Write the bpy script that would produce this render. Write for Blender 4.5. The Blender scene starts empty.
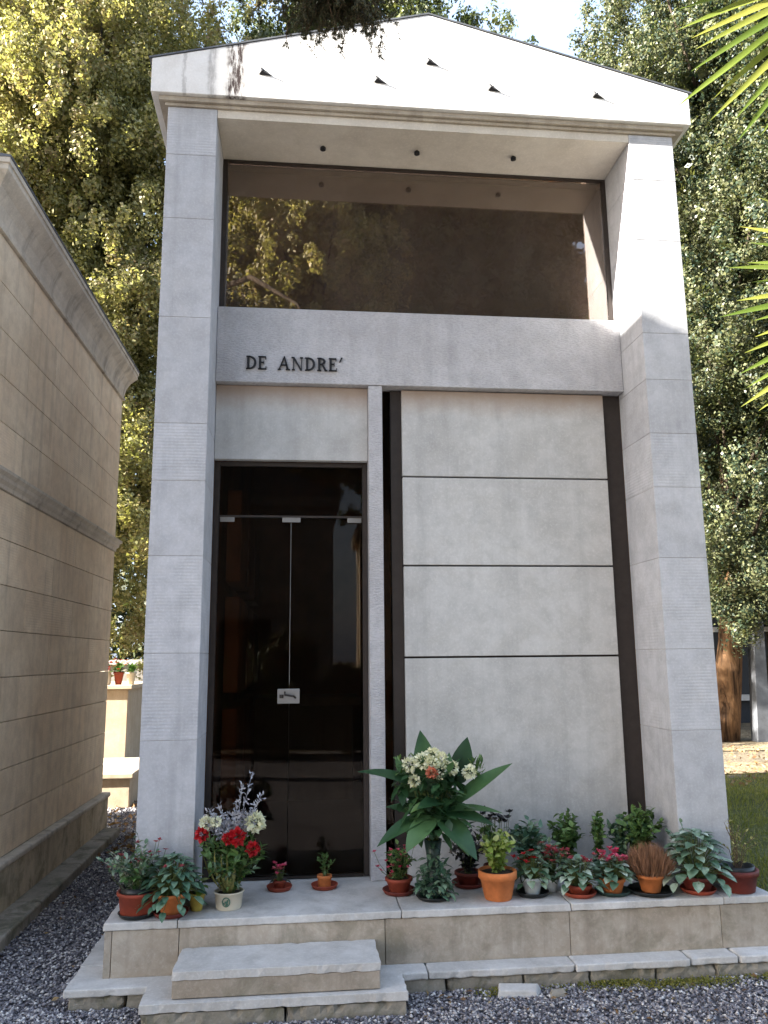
import bpy, bmesh, math, random
import numpy as np
from mathutils import Vector, Matrix, Quaternion
random.seed(7); rng = np.random.default_rng(7)
PI = math.pi
S = bpy.context.scene
COL = S.collection

# ------------------------------------------------------------------ helpers
def link(o, parent=None):
    COL.objects.link(o)
    if parent is not None: o.parent = parent
    return o

def tag(o, label=None, cat=None, group=None, kind=None):
    if label: o['label'] = label
    if cat: o['category'] = cat
    if group: o['group'] = group
    if kind: o['kind'] = kind
    return o

def thing(name, label, cat, loc=(0, 0, 0), group=None, rz=0):
    o = bpy.data.objects.new(name, None); o.empty_display_size = .1
    o.location = loc; o.rotation_euler = (0, 0, rz)
    link(o); return tag(o, label, cat, group)

class MB:
    def __init__(s): s.v = []; s.f = []
    def add(s, vs, fs):
        n = len(s.v); s.v += [tuple(v) for v in vs]; s.f += [tuple(i + n for i in f) for f in fs]
    def box(s, x0, x1, y0, y1, z0, z1):
        s.add([(x0,y0,z0),(x1,y0,z0),(x1,y1,z0),(x0,y1,z0),(x0,y0,z1),(x1,y0,z1),(x1,y1,z1),(x0,y1,z1)],
              [(0,3,2,1),(4,5,6,7),(0,1,5,4),(1,2,6,5),(2,3,7,6),(3,0,4,7)])
    def rough(s, x0, x1, y0, y1, z0, z1, j, cell=.05):
        # weathered block: subdivided faces with jittered, rounded edges
        nx, ny, nz = (max(1, int((b - a) / cell)) for a, b in ((x0, x1), (y0, y1), (z0, z1)))
        ny = min(ny, 8); g = random.Random(int((x0 * 7 + z0 * 13 + y1) * 1000)); idx = {}
        def V(i, k, l):
            if (i, k, l) not in idx:
                ed = (i in (0, nx)) + (k in (0, ny)) + (l in (0, nz)); q = j * (.35 if ed < 2 else 1.)
                cx, cy, cz = ((i > 0) * 1. - (i == nx) * 2 + (i == 0)), ((k > 0) * 1. - (k == ny) * 2 + (k == 0)), ((l > 0) * 1. - (l == nz) * 2 + (l == 0))
                p = [x0 + (x1 - x0) * i / nx, y0 + (y1 - y0) * k / ny, z0 + (z1 - z0) * l / nz]
                if ed >= 2:
                    a_ = g.random() ** 3 * j * 1.6
                    if i in (0, nx): p[0] += a_ * (1 if i == 0 else -1)
                    if k in (0, ny): p[1] += a_ * (1 if k == 0 else -1)
                    if l in (0, nz): p[2] += a_ * .6 * (1 if l == 0 else -1)
                elif ed == 1:
                    if k == 0: p[1] += g.uniform(0, j) * .5
                idx[(i, k, l)] = len(s.v); s.v.append(tuple(p))
            return idx[(i, k, l)]
        for i in range(nx):
            for k in range(ny): s.f += [(V(i,k,0), V(i,k+1,0), V(i+1,k+1,0), V(i+1,k,0)), (V(i,k,nz), V(i+1,k,nz), V(i+1,k+1,nz), V(i,k+1,nz))]
            for l in range(nz): s.f += [(V(i,0,l), V(i+1,0,l), V(i+1,0,l+1), V(i,0,l+1)), (V(i,ny,l), V(i,ny,l+1), V(i+1,ny,l+1), V(i+1,ny,l))]
        for k in range(ny):
            for l in range(nz): s.f += [(V(0,k,l), V(0,k,l+1), V(0,k+1,l+1), V(0,k+1,l)), (V(nx,k,l), V(nx,k+1,l), V(nx,k+1,l+1), V(nx,k,l+1))]
    def prism(s, poly, y0, y1):            # poly in x,z (counter-clockwise seen from -y), extruded along y
        n = len(poly)
        vs = [(x, y0, z) for x, z in poly] + [(x, y1, z) for x, z in poly]
        fs = [tuple(range(n)), tuple(reversed(range(n, 2 * n)))]
        fs += [(i, i + n, (i + 1) % n + n, (i + 1) % n) for i in range(n)]
        s.add(vs, fs)
    def prism_y(s, poly, y0, y1): s.prism(poly, y0, y1)
    def tube(s, pts, rad, n=8, cap=True):
        pts = [Vector(p) for p in pts]
        if not hasattr(rad, '__len__'): rad = [rad] * len(pts)
        vs = []; fs = []; up = Vector((.31, .17, .93))
        for i, p in enumerate(pts):
            t = (pts[min(i + 1, len(pts) - 1)] - pts[max(i - 1, 0)])
            if t.length < 1e-9: t = Vector((0, 0, 1))
            t.normalize()
            a = t.cross(up)
            if a.length < .05: a = t.cross(Vector((1, 0, 0)))
            a.normalize(); b = t.cross(a)
            for k in range(n):
                w = 2 * PI * k / n
                vs.append(p + (a * math.cos(w) + b * math.sin(w)) * rad[i])
        for i in range(len(pts) - 1):
            for k in range(n):
                k2 = (k + 1) % n
                fs.append((i*n+k, i*n+k2, (i+1)*n+k2, (i+1)*n+k))
        if cap:
            fs.append(tuple(reversed(range(n)))); fs.append(tuple(range((len(pts)-1)*n, len(pts)*n)))
        s.add(vs, fs)
    def lathe(s, prof, n=28, c=(0, 0, 0), wob=0):
        vs = []; fs = []; m = len(prof)
        for k in range(n):
            w = 2 * PI * k / n; q = 1 + wob * math.sin(3 * w + 1)
            for r, z in prof: vs.append((c[0] + r*q*math.cos(w), c[1] + r*q*math.sin(w), c[2] + z))
        for k in range(n):
            k2 = (k + 1) % n
            for j in range(m - 1):
                fs.append((k*m+j, k2*m+j, k2*m+j+1, k*m+j+1))
        if prof[0][0] > 0: fs.append(tuple(k*m for k in reversed(range(n))))
        if prof[-1][0] > 0: fs.append(tuple(k*m+m-1 for k in range(n)))
        s.add(vs, fs)
    def leaf(s, base, d, nrm, L, W, curl=.5, n=4, fold=.18, shape='lance'):
        d = Vector(d).normalized(); nrm = Vector(nrm)
        side = d.cross(nrm)
        if side.length < .02: side = d.cross(Vector((.3, .9, .1)))
        side.normalize(); nn = side.cross(d).normalized()
        prof = {'lance': lambda t: math.sin(PI * min(1, t ** .75)) ** .85,
                'blade': lambda t: (min(1, t * 6) * (1 - t) ** .55),
                'round': lambda t: math.sqrt(max(0, 1 - (2 * t - 1) ** 2)),
                'heart': lambda t: math.sin(PI * t ** .55) ** .8}[shape]
        p = Vector(base); vs = []; fs = []
        for i in range(n + 1):
            t = i / n; a = curl * t
            dd = d * math.cos(a) - nn * math.sin(a); n2 = nn * math.cos(a) + d * math.sin(a)
            w = W * .5 * max(prof(t), 0.02)
            vs += [p + side * w + n2 * w * fold, p.copy(), p - side * w + n2 * w * fold]
            if i < n: p = p + dd * (L / n)
        for i in range(n):
            a = i * 3
            fs += [(a, a + 1, a + 4, a + 3), (a + 1, a + 2, a + 5, a + 4)]
        s.add(vs, fs)
    def build(s, name, mat, parent=None, smooth=False, bevel=0, loc=None):
        me = bpy.data.meshes.new(name); me.from_pydata(s.v, [], s.f); me.update()
        me.materials.append(mat)
        if smooth: me.polygons.foreach_set('use_smooth', [True] * len(me.polygons))
        o = bpy.data.objects.new(name, me)
        if loc: o.location = loc
        link(o, parent)
        if bevel:
            m = o.modifiers.new('b', 'BEVEL'); m.width = bevel; m.segments = 2; m.limit_method = 'ANGLE'
        return o

def part(name, mat, parent, fn, smooth=False, bevel=0, label=None):
    m = MB(); fn(m); o = m.build(name, mat, parent, smooth, bevel)
    if label: o['label'] = label
    return o

# ------------------------------------------------------------------ materials
class NT:
    def __init__(s, name):
        s.m = bpy.data.materials.new(name); s.m.use_nodes = True
        s.t = s.m.node_tree; s.t.nodes.clear()
        s.out = s.n('ShaderNodeOutputMaterial'); s.co = s.n('ShaderNodeTexCoord')
    def n(s, t, **k):
        x = s.t.nodes.new(t)
        for a, b in k.items(): setattr(x, a, b)
        return x
    def l(s, a, b): s.t.links.new(a, b)
    def noise(s, sc=5, det=4, rough=.55, mp=None, vec=None, dist=0):
        x = s.n('ShaderNodeTexNoise'); x.inputs['Scale'].default_value = sc; x.inputs['Detail'].default_value = det
        x.inputs['Roughness'].default_value = rough; x.inputs['Distortion'].default_value = dist
        v = vec or s.co.outputs['Object']
        if mp:
            q = s.n('ShaderNodeMapping'); q.inputs['Scale'].default_value = mp; s.l(v, q.inputs[0]); v = q.outputs[0]
        s.l(v, x.inputs['Vector']); return x.outputs['Fac']
    def ramp(s, f, st, interp='LINEAR'):
        r = s.n('ShaderNodeValToRGB'); e = r.color_ramp.elements; r.color_ramp.interpolation = interp
        while len(e) < len(st): e.new(.5)
        for i, (p, c) in enumerate(st):
            e[i].position = p; e[i].color = (*c, 1) if hasattr(c, '__len__') else (c, c, c, 1)
        s.l(f, r.inputs[0]); return r.outputs[0]
    def mix(s, f, a, b, mode='MIX'):
        x = s.n('ShaderNodeMix', data_type='RGBA', blend_type=mode)
        for i, v in ((0, f), (6, a), (7, b)):
            if hasattr(v, 'is_output'): s.l(v, x.inputs[i])
            elif i == 0: x.inputs[0].default_value = v
            else: x.inputs[i].default_value = (*v, 1)
        return x.outputs[2]
    def math(s, op, a, b=0.):
        x = s.n('ShaderNodeMath', operation=op)
        for i, v in ((0, a), (1, b)):
            if hasattr(v, 'is_output'): s.l(v, x.inputs[i])
            else: x.inputs[i].default_value = v
        return x.outputs[0]
    def bump(s, h, st=.3, dist=.01, nrm=None):
        b = s.n('ShaderNodeBump'); b.inputs['Strength'].default_value = st; b.inputs['Distance'].default_value = dist
        s.l(h, b.inputs['Height'])
        if nrm: s.l(nrm, b.inputs['Normal'])
        return b.outputs[0]
    def xyz(s):
        x = s.n('ShaderNodeSeparateXYZ'); s.l(s.co.outputs['Object'], x.inputs[0]); return x.outputs
    def rnd(s): return s.n('ShaderNodeNewGeometry').outputs['Random Per Island']
    def pbsdf(s, col, rough=.8, nrm=None, metal=0, spec=.3, **k):
        b = s.n('ShaderNodeBsdfPrincipled')
        if hasattr(col, 'is_output'): s.l(col, b.inputs['Base Color'])
        else: b.inputs['Base Color'].default_value = (*col, 1)
        if hasattr(rough, 'is_output'): s.l(rough, b.inputs['Roughness'])
        else: b.inputs['Roughness'].default_value = rough
        b.inputs['Metallic'].default_value = metal; b.inputs['Specular IOR Level'].default_value = spec
        if nrm: s.l(nrm, b.inputs['Normal'])
        for a, v in k.items(): b.inputs[a].default_value = v
        s.l(b.outputs[0], s.out.inputs[0]); return b

def stone(name, a, b, tool=None, streak=.25, isl=.10, grime=0, moss=0, rough=.75, fleck=.35, stains=(), bumpk=1.0, topstain=None):
    """pale stone: two tones mottled, per-block shift, run-off streaks, tool marks"""
    t = NT(name)
    n1 = t.noise(1.7, 5, .6); n2 = t.noise(9, 6, .65); n3 = t.noise(70, 5, .7)
    c = t.mix(t.ramp(n1, [(.35, 0.), (.68, 1.)]), a, b)
    nm = t.noise(4.2, 6, .7, dist=.6); c = t.mix(t.math('MULTIPLY', t.ramp(nm, [(.38, 1.), (.56, 0.)]), .35), c, (a[0] * .82, a[1] * .79, a[2] * .74))
    c = t.mix(t.math('MULTIPLY', t.ramp(n2, [(.42, 0.), (.75, 1.)]), fleck), c, tuple(x * .68 for x in a))
    c = t.mix(t.math('MULTIPLY', t.ramp(n3, [(.5, 0.), (.72, 1.)]), .35), c, tuple(min(1, x * 1.25) for x in b))
    st = t.noise(1, 5, .6, mp=(9, 9, .55))
    c = t.mix(t.math('MULTIPLY', t.ramp(st, [(.52, 0.), (.72, 1.)]), streak), c, tuple(x * .5 for x in a))
    r = t.rnd(); 
    k = t.math('ADD', t.math('MULTIPLY', r, isl * 2), 1 - isl)
    kc = t.n('ShaderNodeCombineColor'); 
    for i in range(3): t.l(k, kc.inputs[i])
    c = t.mix(1., c, kc.outputs[0], 'MULTIPLY')
    X = t.xyz()
    if grime:       # rising damp and dirt with a ragged upper edge, in metres above local zero
        g = t.math('SUBTRACT', X[2], t.math('MULTIPLY', t.noise(6, 5, .7), .22))
        gm = t.ramp(t.math('ADD', g, .5), [(.42, 1.), (.62, 0.)])
        c = t.mix(t.math('MULTIPLY', gm, grime), c, (.10, .095, .07))
    if moss:
        mm = t.ramp(t.noise(5, 6, .7, dist=.4), [(.48, 0.), (.62, 1.)])
        c = t.mix(t.math('MULTIPLY', mm, moss), c, (.085, .085, .045))
    for (sx, sw, amt) in stains:   # black algae runs at one place, local x
        d = t.math('ABSOLUTE', t.math('SUBTRACT', t.math('ADD', X[0], t.math('MULTIPLY', t.noise(14, 4, .7), .05)), sx + .025))
        m1 = t.ramp(t.math('DIVIDE', d, sw), [(.45, 1.), (1., 0.)])
        m2 = t.ramp(t.noise(1, 6, .75, mp=(45, 45, 9)), [(.36, 0.), (.56, 1.)])
        c = t.mix(t.math('MULTIPLY', t.math('MULTIPLY', m1, m2), amt), c, (.045, .03, .026))
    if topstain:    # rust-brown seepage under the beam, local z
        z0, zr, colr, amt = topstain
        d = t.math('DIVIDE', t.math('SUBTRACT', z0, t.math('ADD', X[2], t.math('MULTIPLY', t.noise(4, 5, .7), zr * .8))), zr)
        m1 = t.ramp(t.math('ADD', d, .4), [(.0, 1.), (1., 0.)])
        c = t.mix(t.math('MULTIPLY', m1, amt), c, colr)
    h = t.math('ADD', t.math('MULTIPLY', n2, .5), t.math('MULTIPLY', n3, .5))
    nr = t.bump(h, .35 * bumpk, .006)
    if tool == 'dash':
        h2 = t.ramp(t.noise(1, 3, .6, mp=(38, 38, 150)), [(.42, 0.), (.6, 1.)])
        nr = t.bump(h2, .5, .005, nr)
        c = t.mix(t.math('MULTIPLY', t.ramp(h2, [(0., 1.), (.35, 0.)]), .22), c, (.2, .2, .21))
    if tool == 'comb':   # horizontally combed faces on some blocks only
        w = t.n('ShaderNodeTexWave', bands_direction='Z', wave_profile='SIN'); w.inputs['Scale'].default_value = 17
        w.inputs['Distortion'].default_value = 1.2; w.inputs['Detail'].default_value = 2
        t.l(t.co.outputs['Object'], w.inputs[0])
        sel = t.math('MULTIPLY', t.ramp(r, [(.5, 0.), (.51, 1.)], 'CONSTANT'), t.ramp(t.noise(3.5, 3, .5), [(.42, .15), (.55, 1.)]))
        hh = t.math('MULTIPLY', w.outputs['Fac'], sel)
        nr = t.bump(hh, .3, .003, nr)
        c = t.mix(t.math('MULTIPLY', t.math('MULTIPLY', t.math('SUBTRACT', 1., w.outputs['Fac']), sel), .07), c, (.2, .2, .2))
    t.pbsdf(c, rough, nr, spec=.25); return t.m

def plain(name, col, rough=.6, metal=0, var=.15, sc=20, bump=.15, spec=.4, var2=None):
    t = NT(name); n = t.noise(sc, 5, .6)
    c = t.mix(t.ramp(n, [(.3, 0.), (.7, 1.)]), tuple(x * (1 - var) for x in col), var2 or tuple(min(1, x * (1 + var)) for x in col))
    t.pbsdf(c, rough, t.bump(t.noise(sc * 3, 4), bump, .003), metal, spec); return t.m

def leafmat(name, cols, trans=.35, rough=.45, big=.6, back=None, spec=.35):
    """cols: list of albedos spread over single leaves and over clumps"""
    t = NT(name); r = t.rnd(); n = t.noise(big, 3, .6)
    f = t.math('ADD', t.math('MULTIPLY', r, .6), t.math('MULTIPLY', t.ramp(n, [(.3, 0.), (.7, 1.)]), .4))
    k = len(cols); c = t.ramp(f, [(.12 + .76 * i / (k - 1), cc) for i, cc in enumerate(cols)])
    b = t.n('ShaderNodeBsdfPrincipled'); t.l(c, b.inputs['Base Color']); b.inputs['Roughness'].default_value = rough
    b.inputs['Specular IOR Level'].default_value = spec
    tr = t.n('ShaderNodeBsdfTranslucent'); t.l(t.mix(1., c, (1.25, 1.3, .7), 'MULTIPLY'), tr.inputs[0])
    mx = t.n('ShaderNodeMixShader'); mx.inputs[0].default_value = trans
    t.l(b.outputs[0], mx.inputs[1]); t.l(tr.outputs[0], mx.inputs[2]); t.l(mx.outputs[0], t.out.inputs[0])
    return t.m

M = {}
M['pillar'] = stone('pillar_marble', (.41, .415, .435), (.51, .51, .525), 'comb', .35, .09, fleck=.6)
M['pedi'] = stone('pediment_marble', (.66, .64, .61), (.74, .73, .71), None, .12, .04, fleck=.15,
                  stains=((.10, .016, .35), (.27, .035, .4), (.42, .08, 1.)))
M['lintel'] = stone('lintel_marble', (.43, .42, .43), (.51, .50, .505), 'dash', .25, .03, fleck=.5)
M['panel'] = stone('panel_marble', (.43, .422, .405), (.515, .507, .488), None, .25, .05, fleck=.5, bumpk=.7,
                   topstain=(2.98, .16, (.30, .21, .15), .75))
M['cornice'] = stone('cornice_marble', (.36, .31, .25), (.48, .43, .36), None, .5, .03, fleck=.5)
M['soffit'] = stone('soffit_marble', (.52, .47, .40), (.60, .55, .47), None, .1, .03)
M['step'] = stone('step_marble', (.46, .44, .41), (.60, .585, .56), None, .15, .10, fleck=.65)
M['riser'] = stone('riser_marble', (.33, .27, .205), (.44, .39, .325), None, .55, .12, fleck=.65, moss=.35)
M['kerbstone'] = stone('rough_stone', (.27, .24, .19), (.40, .36, .30), None, .5, .16, moss=.65, fleck=.6, bumpk=2)
M['tan'] = stone('tan_limestone', (.74, .575, .40), (.86, .72, .53), 'comb', .4, .10, fleck=.6)
M['tanbase'] = stone('tan_base', (.50, .42, .30), (.62, .53, .40), None, .6, .05, moss=.5, fleck=.6, bumpk=1.5)
M['tancap'] = stone('tan_cornice', (.52, .46, .38), (.68, .61, .50), None, .8, .06, fleck=.6)
M['grave'] = stone('grave_marble', (.40, .31, .21), (.50, .41, .30), None, .3, .1)
M['farstone'] = stone('far_stone', (.22, .20, .18), (.30, .28, .25), None, .4, .1)
M['mortar'] = plain('mortar', (.30, .28, .25), .9)
M['metal'] = plain('dark_bronze', (.045, .035, .03), .45, .4)
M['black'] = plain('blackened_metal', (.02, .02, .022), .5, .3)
M['lead'] = plain('roof_lead', (.10, .105, .115), .6, .3, .3, 6)
M['steel'] = plain('brushed_steel', (.28, .27, .26), .4, .8, .1)
M['room'] = plain('room_plaster', (.24, .12, .06), .8, 0, .4, 2)
M['backing'] = plain('brown_backing', (.13, .095, .07), .9, 0, .45, 3)  # colour of the panel added behind the upper window
M['roomfloor'] = plain('room_floor', (.05, .045, .045), .4, 0, .3, 3)
M['terracotta'] = plain('terracotta', (.52, .16, .045), .75, 0, .25, 14, .3)
M['darkred'] = plain('dark_red_clay', (.13, .022, .014), .6, 0, .35, 12, .2)
M['orangered'] = plain('red_clay', (.25, .045, .022), .7, 0, .3, 12, .2)
M['blackpot'] = plain('black_plastic', (.012, .014, .014), .4, 0, .2)
M['greenpot'] = plain('dark_green_plastic', (.015, .035, .028), .4, 0, .2)
M['creampot'] = plain('cream_ceramic', (.62, .55, .42), .35, 0, .08, 10)
M['greypot'] = plain('pale_grey_pot', (.50, .54, .53), .5, 0, .1)
M['ochrepot'] = plain('ochre_pot', (.36, .27, .05), .6, 0, .2)
M['soil'] = plain('soil', (.03, .02, .014), .95, 0, .5, 60, .8)
M['green_ink'] = plain('green_ink', (.05, .12, .08), .5)
M['stem'] = plain('stem', (.09, .12, .035), .6, 0, .3, 30)
M['twig'] = plain('woody_twig', (.10, .065, .04), .8, 0, .3, 30)
M['petiole_red'] = plain('white_stems', (.30, .27, .22), .7, 0, .2)
def bark(name, a, b):
    t = NT(name); n = t.noise(1, 6, .7, mp=(7, 7, 1.2), dist=.6)
    c = t.mix(t.ramp(n, [(.38, 0.), (.62, 1.)]), a, b)
    t.pbsdf(c, .95, t.bump(n, 1., .05), spec=.1); return t.m
M['bark'] = bark('bark', (.03, .018, .012), (.22, .125, .065))
M['bark_dark'] = bark('bark_dark', (.02, .016, .012), (.09, .07, .05))

def glass(name, tint, refl, rc=(.9, .86, .82), ior=1.5, dust=0):
    t = NT(name)
    fr = t.n('ShaderNodeFresnel'); fr.inputs[0].default_value = ior
    f = t.math('ADD', t.math('MULTIPLY', fr.outputs[0], 1.4), refl)
    gl = t.n('ShaderNodeBsdfGlossy'); gl.inputs['Roughness'].default_value = .004; gl.inputs[0].default_value = (*rc, 1)
    t.l(t.bump(t.noise(.9, 2, .4), .02, .02), gl.inputs['Normal'])
    tr = t.n('ShaderNodeBsdfTransparent'); tr.inputs[0].default_value = (*tint, 1)
    mx = t.n('ShaderNodeMixShader'); t.l(f, mx.inputs[0]); t.l(tr.outputs[0], mx.inputs[1]); t.l(gl.outputs[0], mx.inputs[2])
    df = t.n('ShaderNodeBsdfDiffuse'); df.inputs[0].default_value = (.42, .33, .27, 1); m2 = t.n('ShaderNodeMixShader')
    dn = t.ramp(t.noise(1, 6, .7, mp=(3, 3, 1.2)), [(.3, .5), (.7, 1.3)]); t.l(t.math('MULTIPLY', dn, dust), m2.inputs[0])
    t.l(mx.outputs[0], m2.inputs[1]); t.l(df.outputs[0], m2.inputs[2]); t.l(m2.outputs[0], t.out.inputs[0]); return t.m
M['glass_door'] = glass('door_glass', (.66, .58, .50), -.045, dust=.004)
M['glass_win'] = glass('bronze_window_glass', (.80, .70, .62), .10, (.88, .84, .80), dust=.07)

# foliage
M['leaf_yellow'] = leafmat('sunny_foliage', [(.10, .10, .035), (.22, .21, .08), (.38, .35, .17), (.27, .20, .12)], .4, .55)
M['leaf_mid'] = leafmat('mid_foliage', [(.03, .045, .02), (.065, .08, .03), (.12, .125, .05)], .3, .5)
M['leaf_teal'] = leafmat('cool_foliage', [(.015, .030, .020), (.036, .054, .030), (.13, .135, .06), (.06, .06, .035)], .28, .45)
M['leaf_dark'] = leafmat('dark_foliage', [(.015, .022, .012), (.04, .05, .022), (.07, .08, .03)], .25, .6)
M['needle'] = leafmat('needles', [(.02, .028, .014), (.045, .05, .022), (.09, .065, .035)], .15, .6)
M['palm'] = leafmat('palm_blades', [(.06, .10, .015), (.13, .17, .03), (.26, .25, .05)], .4, .4, 2)
M['grass'] = leafmat('grass_blades', [(.10, .11, .02), (.20, .20, .04), (.32, .28, .09)], .4, .6, 1.5)
M['pl_green'] = leafmat('plant_green', [(.03, .07, .02), (.08, .15, .04), (.15, .24, .08)], .2, .4, 14)
M['pl_blue'] = leafmat('plant_bluegreen', [(.03, .075, .045), (.08, .16, .10), (.24, .34, .23)], .15, .4, 14)
M['pl_light'] = leafmat('plant_variegated', [(.09, .16, .02), (.24, .32, .06), (.50, .52, .26)], .25, .45, 14)
M['pl_dark'] = leafmat('plant_purple', [(.012, .018, .014), (.03, .025, .03), (.055, .05, .05)], .1, .4, 14)
M['pl_silver'] = leafmat('plant_silver', [(.04, .09, .05), (.16, .25, .17), (.55, .62, .54)], .15, .4, 18)
M['pl_cycl'] = leafmat('plant_cyclamen', [(.03, .075, .04), (.11, .18, .10), (.34, .40, .30)], .15, .4, 18)
M['pl_deep'] = leafmat('bouquet_leaf', [(.010, .034, .013), (.026, .072, .026), (.08, .16, .06)], .15, .42, 5, spec=.35)
M['heather'] = leafmat('dry_heather', [(.14, .07, .035), (.26, .13, .07), (.34, .19, .12)], .1, .8, 20)
M['red'] = leafmat('red_petals', [(.22, .004, .006), (.42, .008, .012), (.55, .02, .03)], .15, .5, 20)
M['pink'] = leafmat('pink_petals', [(.38, .02, .06), (.52, .05, .11), (.6, .22, .26)], .2, .5, 20)
M['dullred'] = leafmat('dull_red_petals', [(.18, .02, .03), (.30, .04, .05), (.36, .12, .12)], .2, .6, 20)
M['white'] = leafmat('white_petals', [(.60, .60, .42), (.74, .73, .55), (.80, .80, .66)], .2, .6, 20)
M['salmon'] = leafmat('salmon_petals', [(.45, .12, .07), (.6, .22, .14)], .2, .6, 20)
M['silvery'] = leafmat('silver_sprigs', [(.22, .22, .26), (.38, .38, .42), (.5, .5, .52)], .1, .7, 20)
M['drygrass'] = leafmat('straw_leaves', [(.12, .12, .035), (.25, .24, .08), (.34, .32, .13)], .25, .6, 20)

# ------------------------------------------------------------------ main chapel
ch = thing('mausoleum', 'pale marble chapel with gable, glass door and metal name letters', 'mausoleum')
YW = 4.4
def pil(x0, x1, zs):
    def fn(m):
        for a, b in zip(zs[:-1], zs[1:]): m.box(x0, x1, 0, .43, a + .001, b - .001)
    return fn
zsL = [0, .845, 1.31, 1.852, 2.288, 2.63, 3.288, 3.93, 4.36, 4.688]
zsR = [0, .845, 1.31, 1.852, 2.288, 2.63, 2.98, 3.288, 3.93, 4.36, 4.688]
part('pillar', M['pillar'], ch, pil(0, .303, zsL), bevel=.0022)
part('pillar', M['pillar'], ch, pil(2.997, 3.3, zsR), bevel=.0022)
for a in (.003, 3.0): part('pillar_core', M['mortar'], ch, lambda m: m.box(a, a + .297, .003, .424, .01, 4.68))
def side(m):
    zs = [0, .6, 1.2, 1.8, 2.4, 3.0, 3.6, 4.2, 4.688]
    for i, (a, b) in enumerate(zip(zs[:-1], zs[1:])):
        ys = [.434, 1.5, 2.9, YW] if i % 2 else [.434, 2.2, 3.6, YW]
        for y0, y1 in zip(ys[:-1], ys[1:]):
            for x0 in (.02, 3.08): m.box(x0, x0 + .2, y0 + .002, y1 - .002, a + .002, b - .002)
        m.box(.224, 3.076, YW - .2, YW, a + .002, b - .002)
part('side_wall', M['pillar'], ch, side, bevel=.004)
part('lintel', M['lintel'], ch, lambda m: m.box(.305, 2.995, .341, .46, 3.014, 3.521), bevel=.004)
part('mullion', M['lintel'], ch, lambda m: m.box(1.279, 1.368, .346, .50, .002, 3.011), bevel=.003)
part('transom_panel', M['panel'], ch, lambda m: m.box(.305, 1.277, .40, .45, 2.52, 3.011), bevel=.003, label='plain stone panel above the glass door')
zp = [.004, 1.270, 1.282, 1.842, 1.853, 2.419, 2.430, 3.006]
def panels(m):
    for i in range(0, 8, 2): m.box(1.502, 2.872, .405, .45, zp[i], zp[i + 1])
part('wall_panel', M['panel'], ch, panels, bevel=.003)
part('panel_frame', M['metal'], ch, lambda m: (m.box(1.43, 1.498, .43, .5, .003, 3.009), m.box(2.876, 2.995, .43, .5, .003, 3.009), m.box(1.5, 2.874, .455, .5, .003, 3.009)))
# pediment and cornice
part('pediment', M['pedi'], ch, lambda m: m.prism([(-.10, 4.745), (3.41, 4.745), (3.41, 4.978), (1.656, 5.436), (-.10, 4.978)], -.058, YW + .1), bevel=.004)
part('cornice', M['cornice'], ch, lambda m: (m.box(-.055, 3.365, -.032, YW + .05, 4.712, 4.742), m.box(-.02, 3.32, -.012, YW + .03, 4.690, 4.710)), bevel=.003)
part('soffit', M['soffit'], ch, lambda m: m.box(.305, 2.995, .004, .47, 4.632, 4.688))
def roofm(m):
    for sx in (-1, 1):
        x0, z0 = 1.656, 5.436; x1 = 1.656 + sx * 1.775; z1 = 4.973
        o = .003; th = .011
        P = [(x0, z0 + o), (x1, z1 + o), (x1, z1 + o + th), (x0, z0 + o + th)]
        if sx > 0: P = P
        else: P = P[::-1]
        m.prism(P, -.063, YW + .12)
part('roof', M['lead'], ch, roofm)
def stud(x, z):
    def fn(m):
        m.add([(x-.045, -.06, z-.018), (x-.036, -.06, z+.042), (x+.04, -.06, z-.022), (x-.026, -.079, z+.0)], [(0,2,1),(0,1,3),(1,2,3),(2,0,3)])
        m.tube([(x-.02, -.05, z), (x-.014, -.083, z-.001)], .006, 6)
    return fn
for x, z in ((.605, 4.925), (1.335, 4.922), (1.676, 5.08), (2.08, 4.918), (2.782, 4.917)):
    part('wreath_hook', M['black'], ch, stud(x, z))
for x, y in ((.975, .232), (1.606, .222), (2.27, .222)):
    part('spotlight', M['black'], ch, lambda m: (m.lathe([(.010, 0), (.010, -.006), (.019, -.009), (.019, -.024), (.013, -.026)], 12, (x, y, 4.632)),))
# window
wf = part('window_frame', M['metal'], ch, lambda m: (m.box(.305, .335, .425, .46, 3.523, 4.63), m.box(2.965, 2.995, .425, .46, 3.523, 4.63),
     m.box(.336, 2.964, .425, .46, 4.61, 4.63), m.box(.336, 2.964, .425, .46, 3.523, 3.537)))
part('pane', M['glass_win'], wf, lambda m: m.box(.337, 2.963, .436, .444, 3.538, 4.609))
# glass door
dr = part('door_frame', M['metal'], ch, lambda m: (m.box(.305, .338, .452, .50, .006, 2.515), m.box(1.245, 1.275, .452, .50, .006, 2.515),
     m.box(.34, 1.243, .452, .50, 2.49, 2.515), m.box(.34, 1.243, .455, .495, 2.158, 2.17), m.box(.34, 1.243, .455, .495, .004, .016)), label='dark metal frame of the glass entrance')
part('pane', M['glass_door'], dr, lambda m: m.box(.34, 1.243, .470, .476, 2.172, 2.488))
for a, b in ((.34, .789), (.793, 1.243)): part('pane', M['glass_door'], dr, lambda m: m.box(a, b, .470, .476, .018, 2.156))
part('edge_seal', M['steel'], dr, lambda m: m.box(.7895, .7925, .468, .474, 1.12, 2.14))
for a, b in ((.345, .435), (.735, .85), (1.15, 1.24)):
    part('hinge_plate', M['steel'], dr, lambda m: m.box(a, b, .458, .468, 2.128, 2.168), bevel=.003)
lk = part('lock_plate', M['steel'], dr, lambda m: m.box(.72, .855, .455, .468, 1.005, 1.095), bevel=.004)
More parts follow.
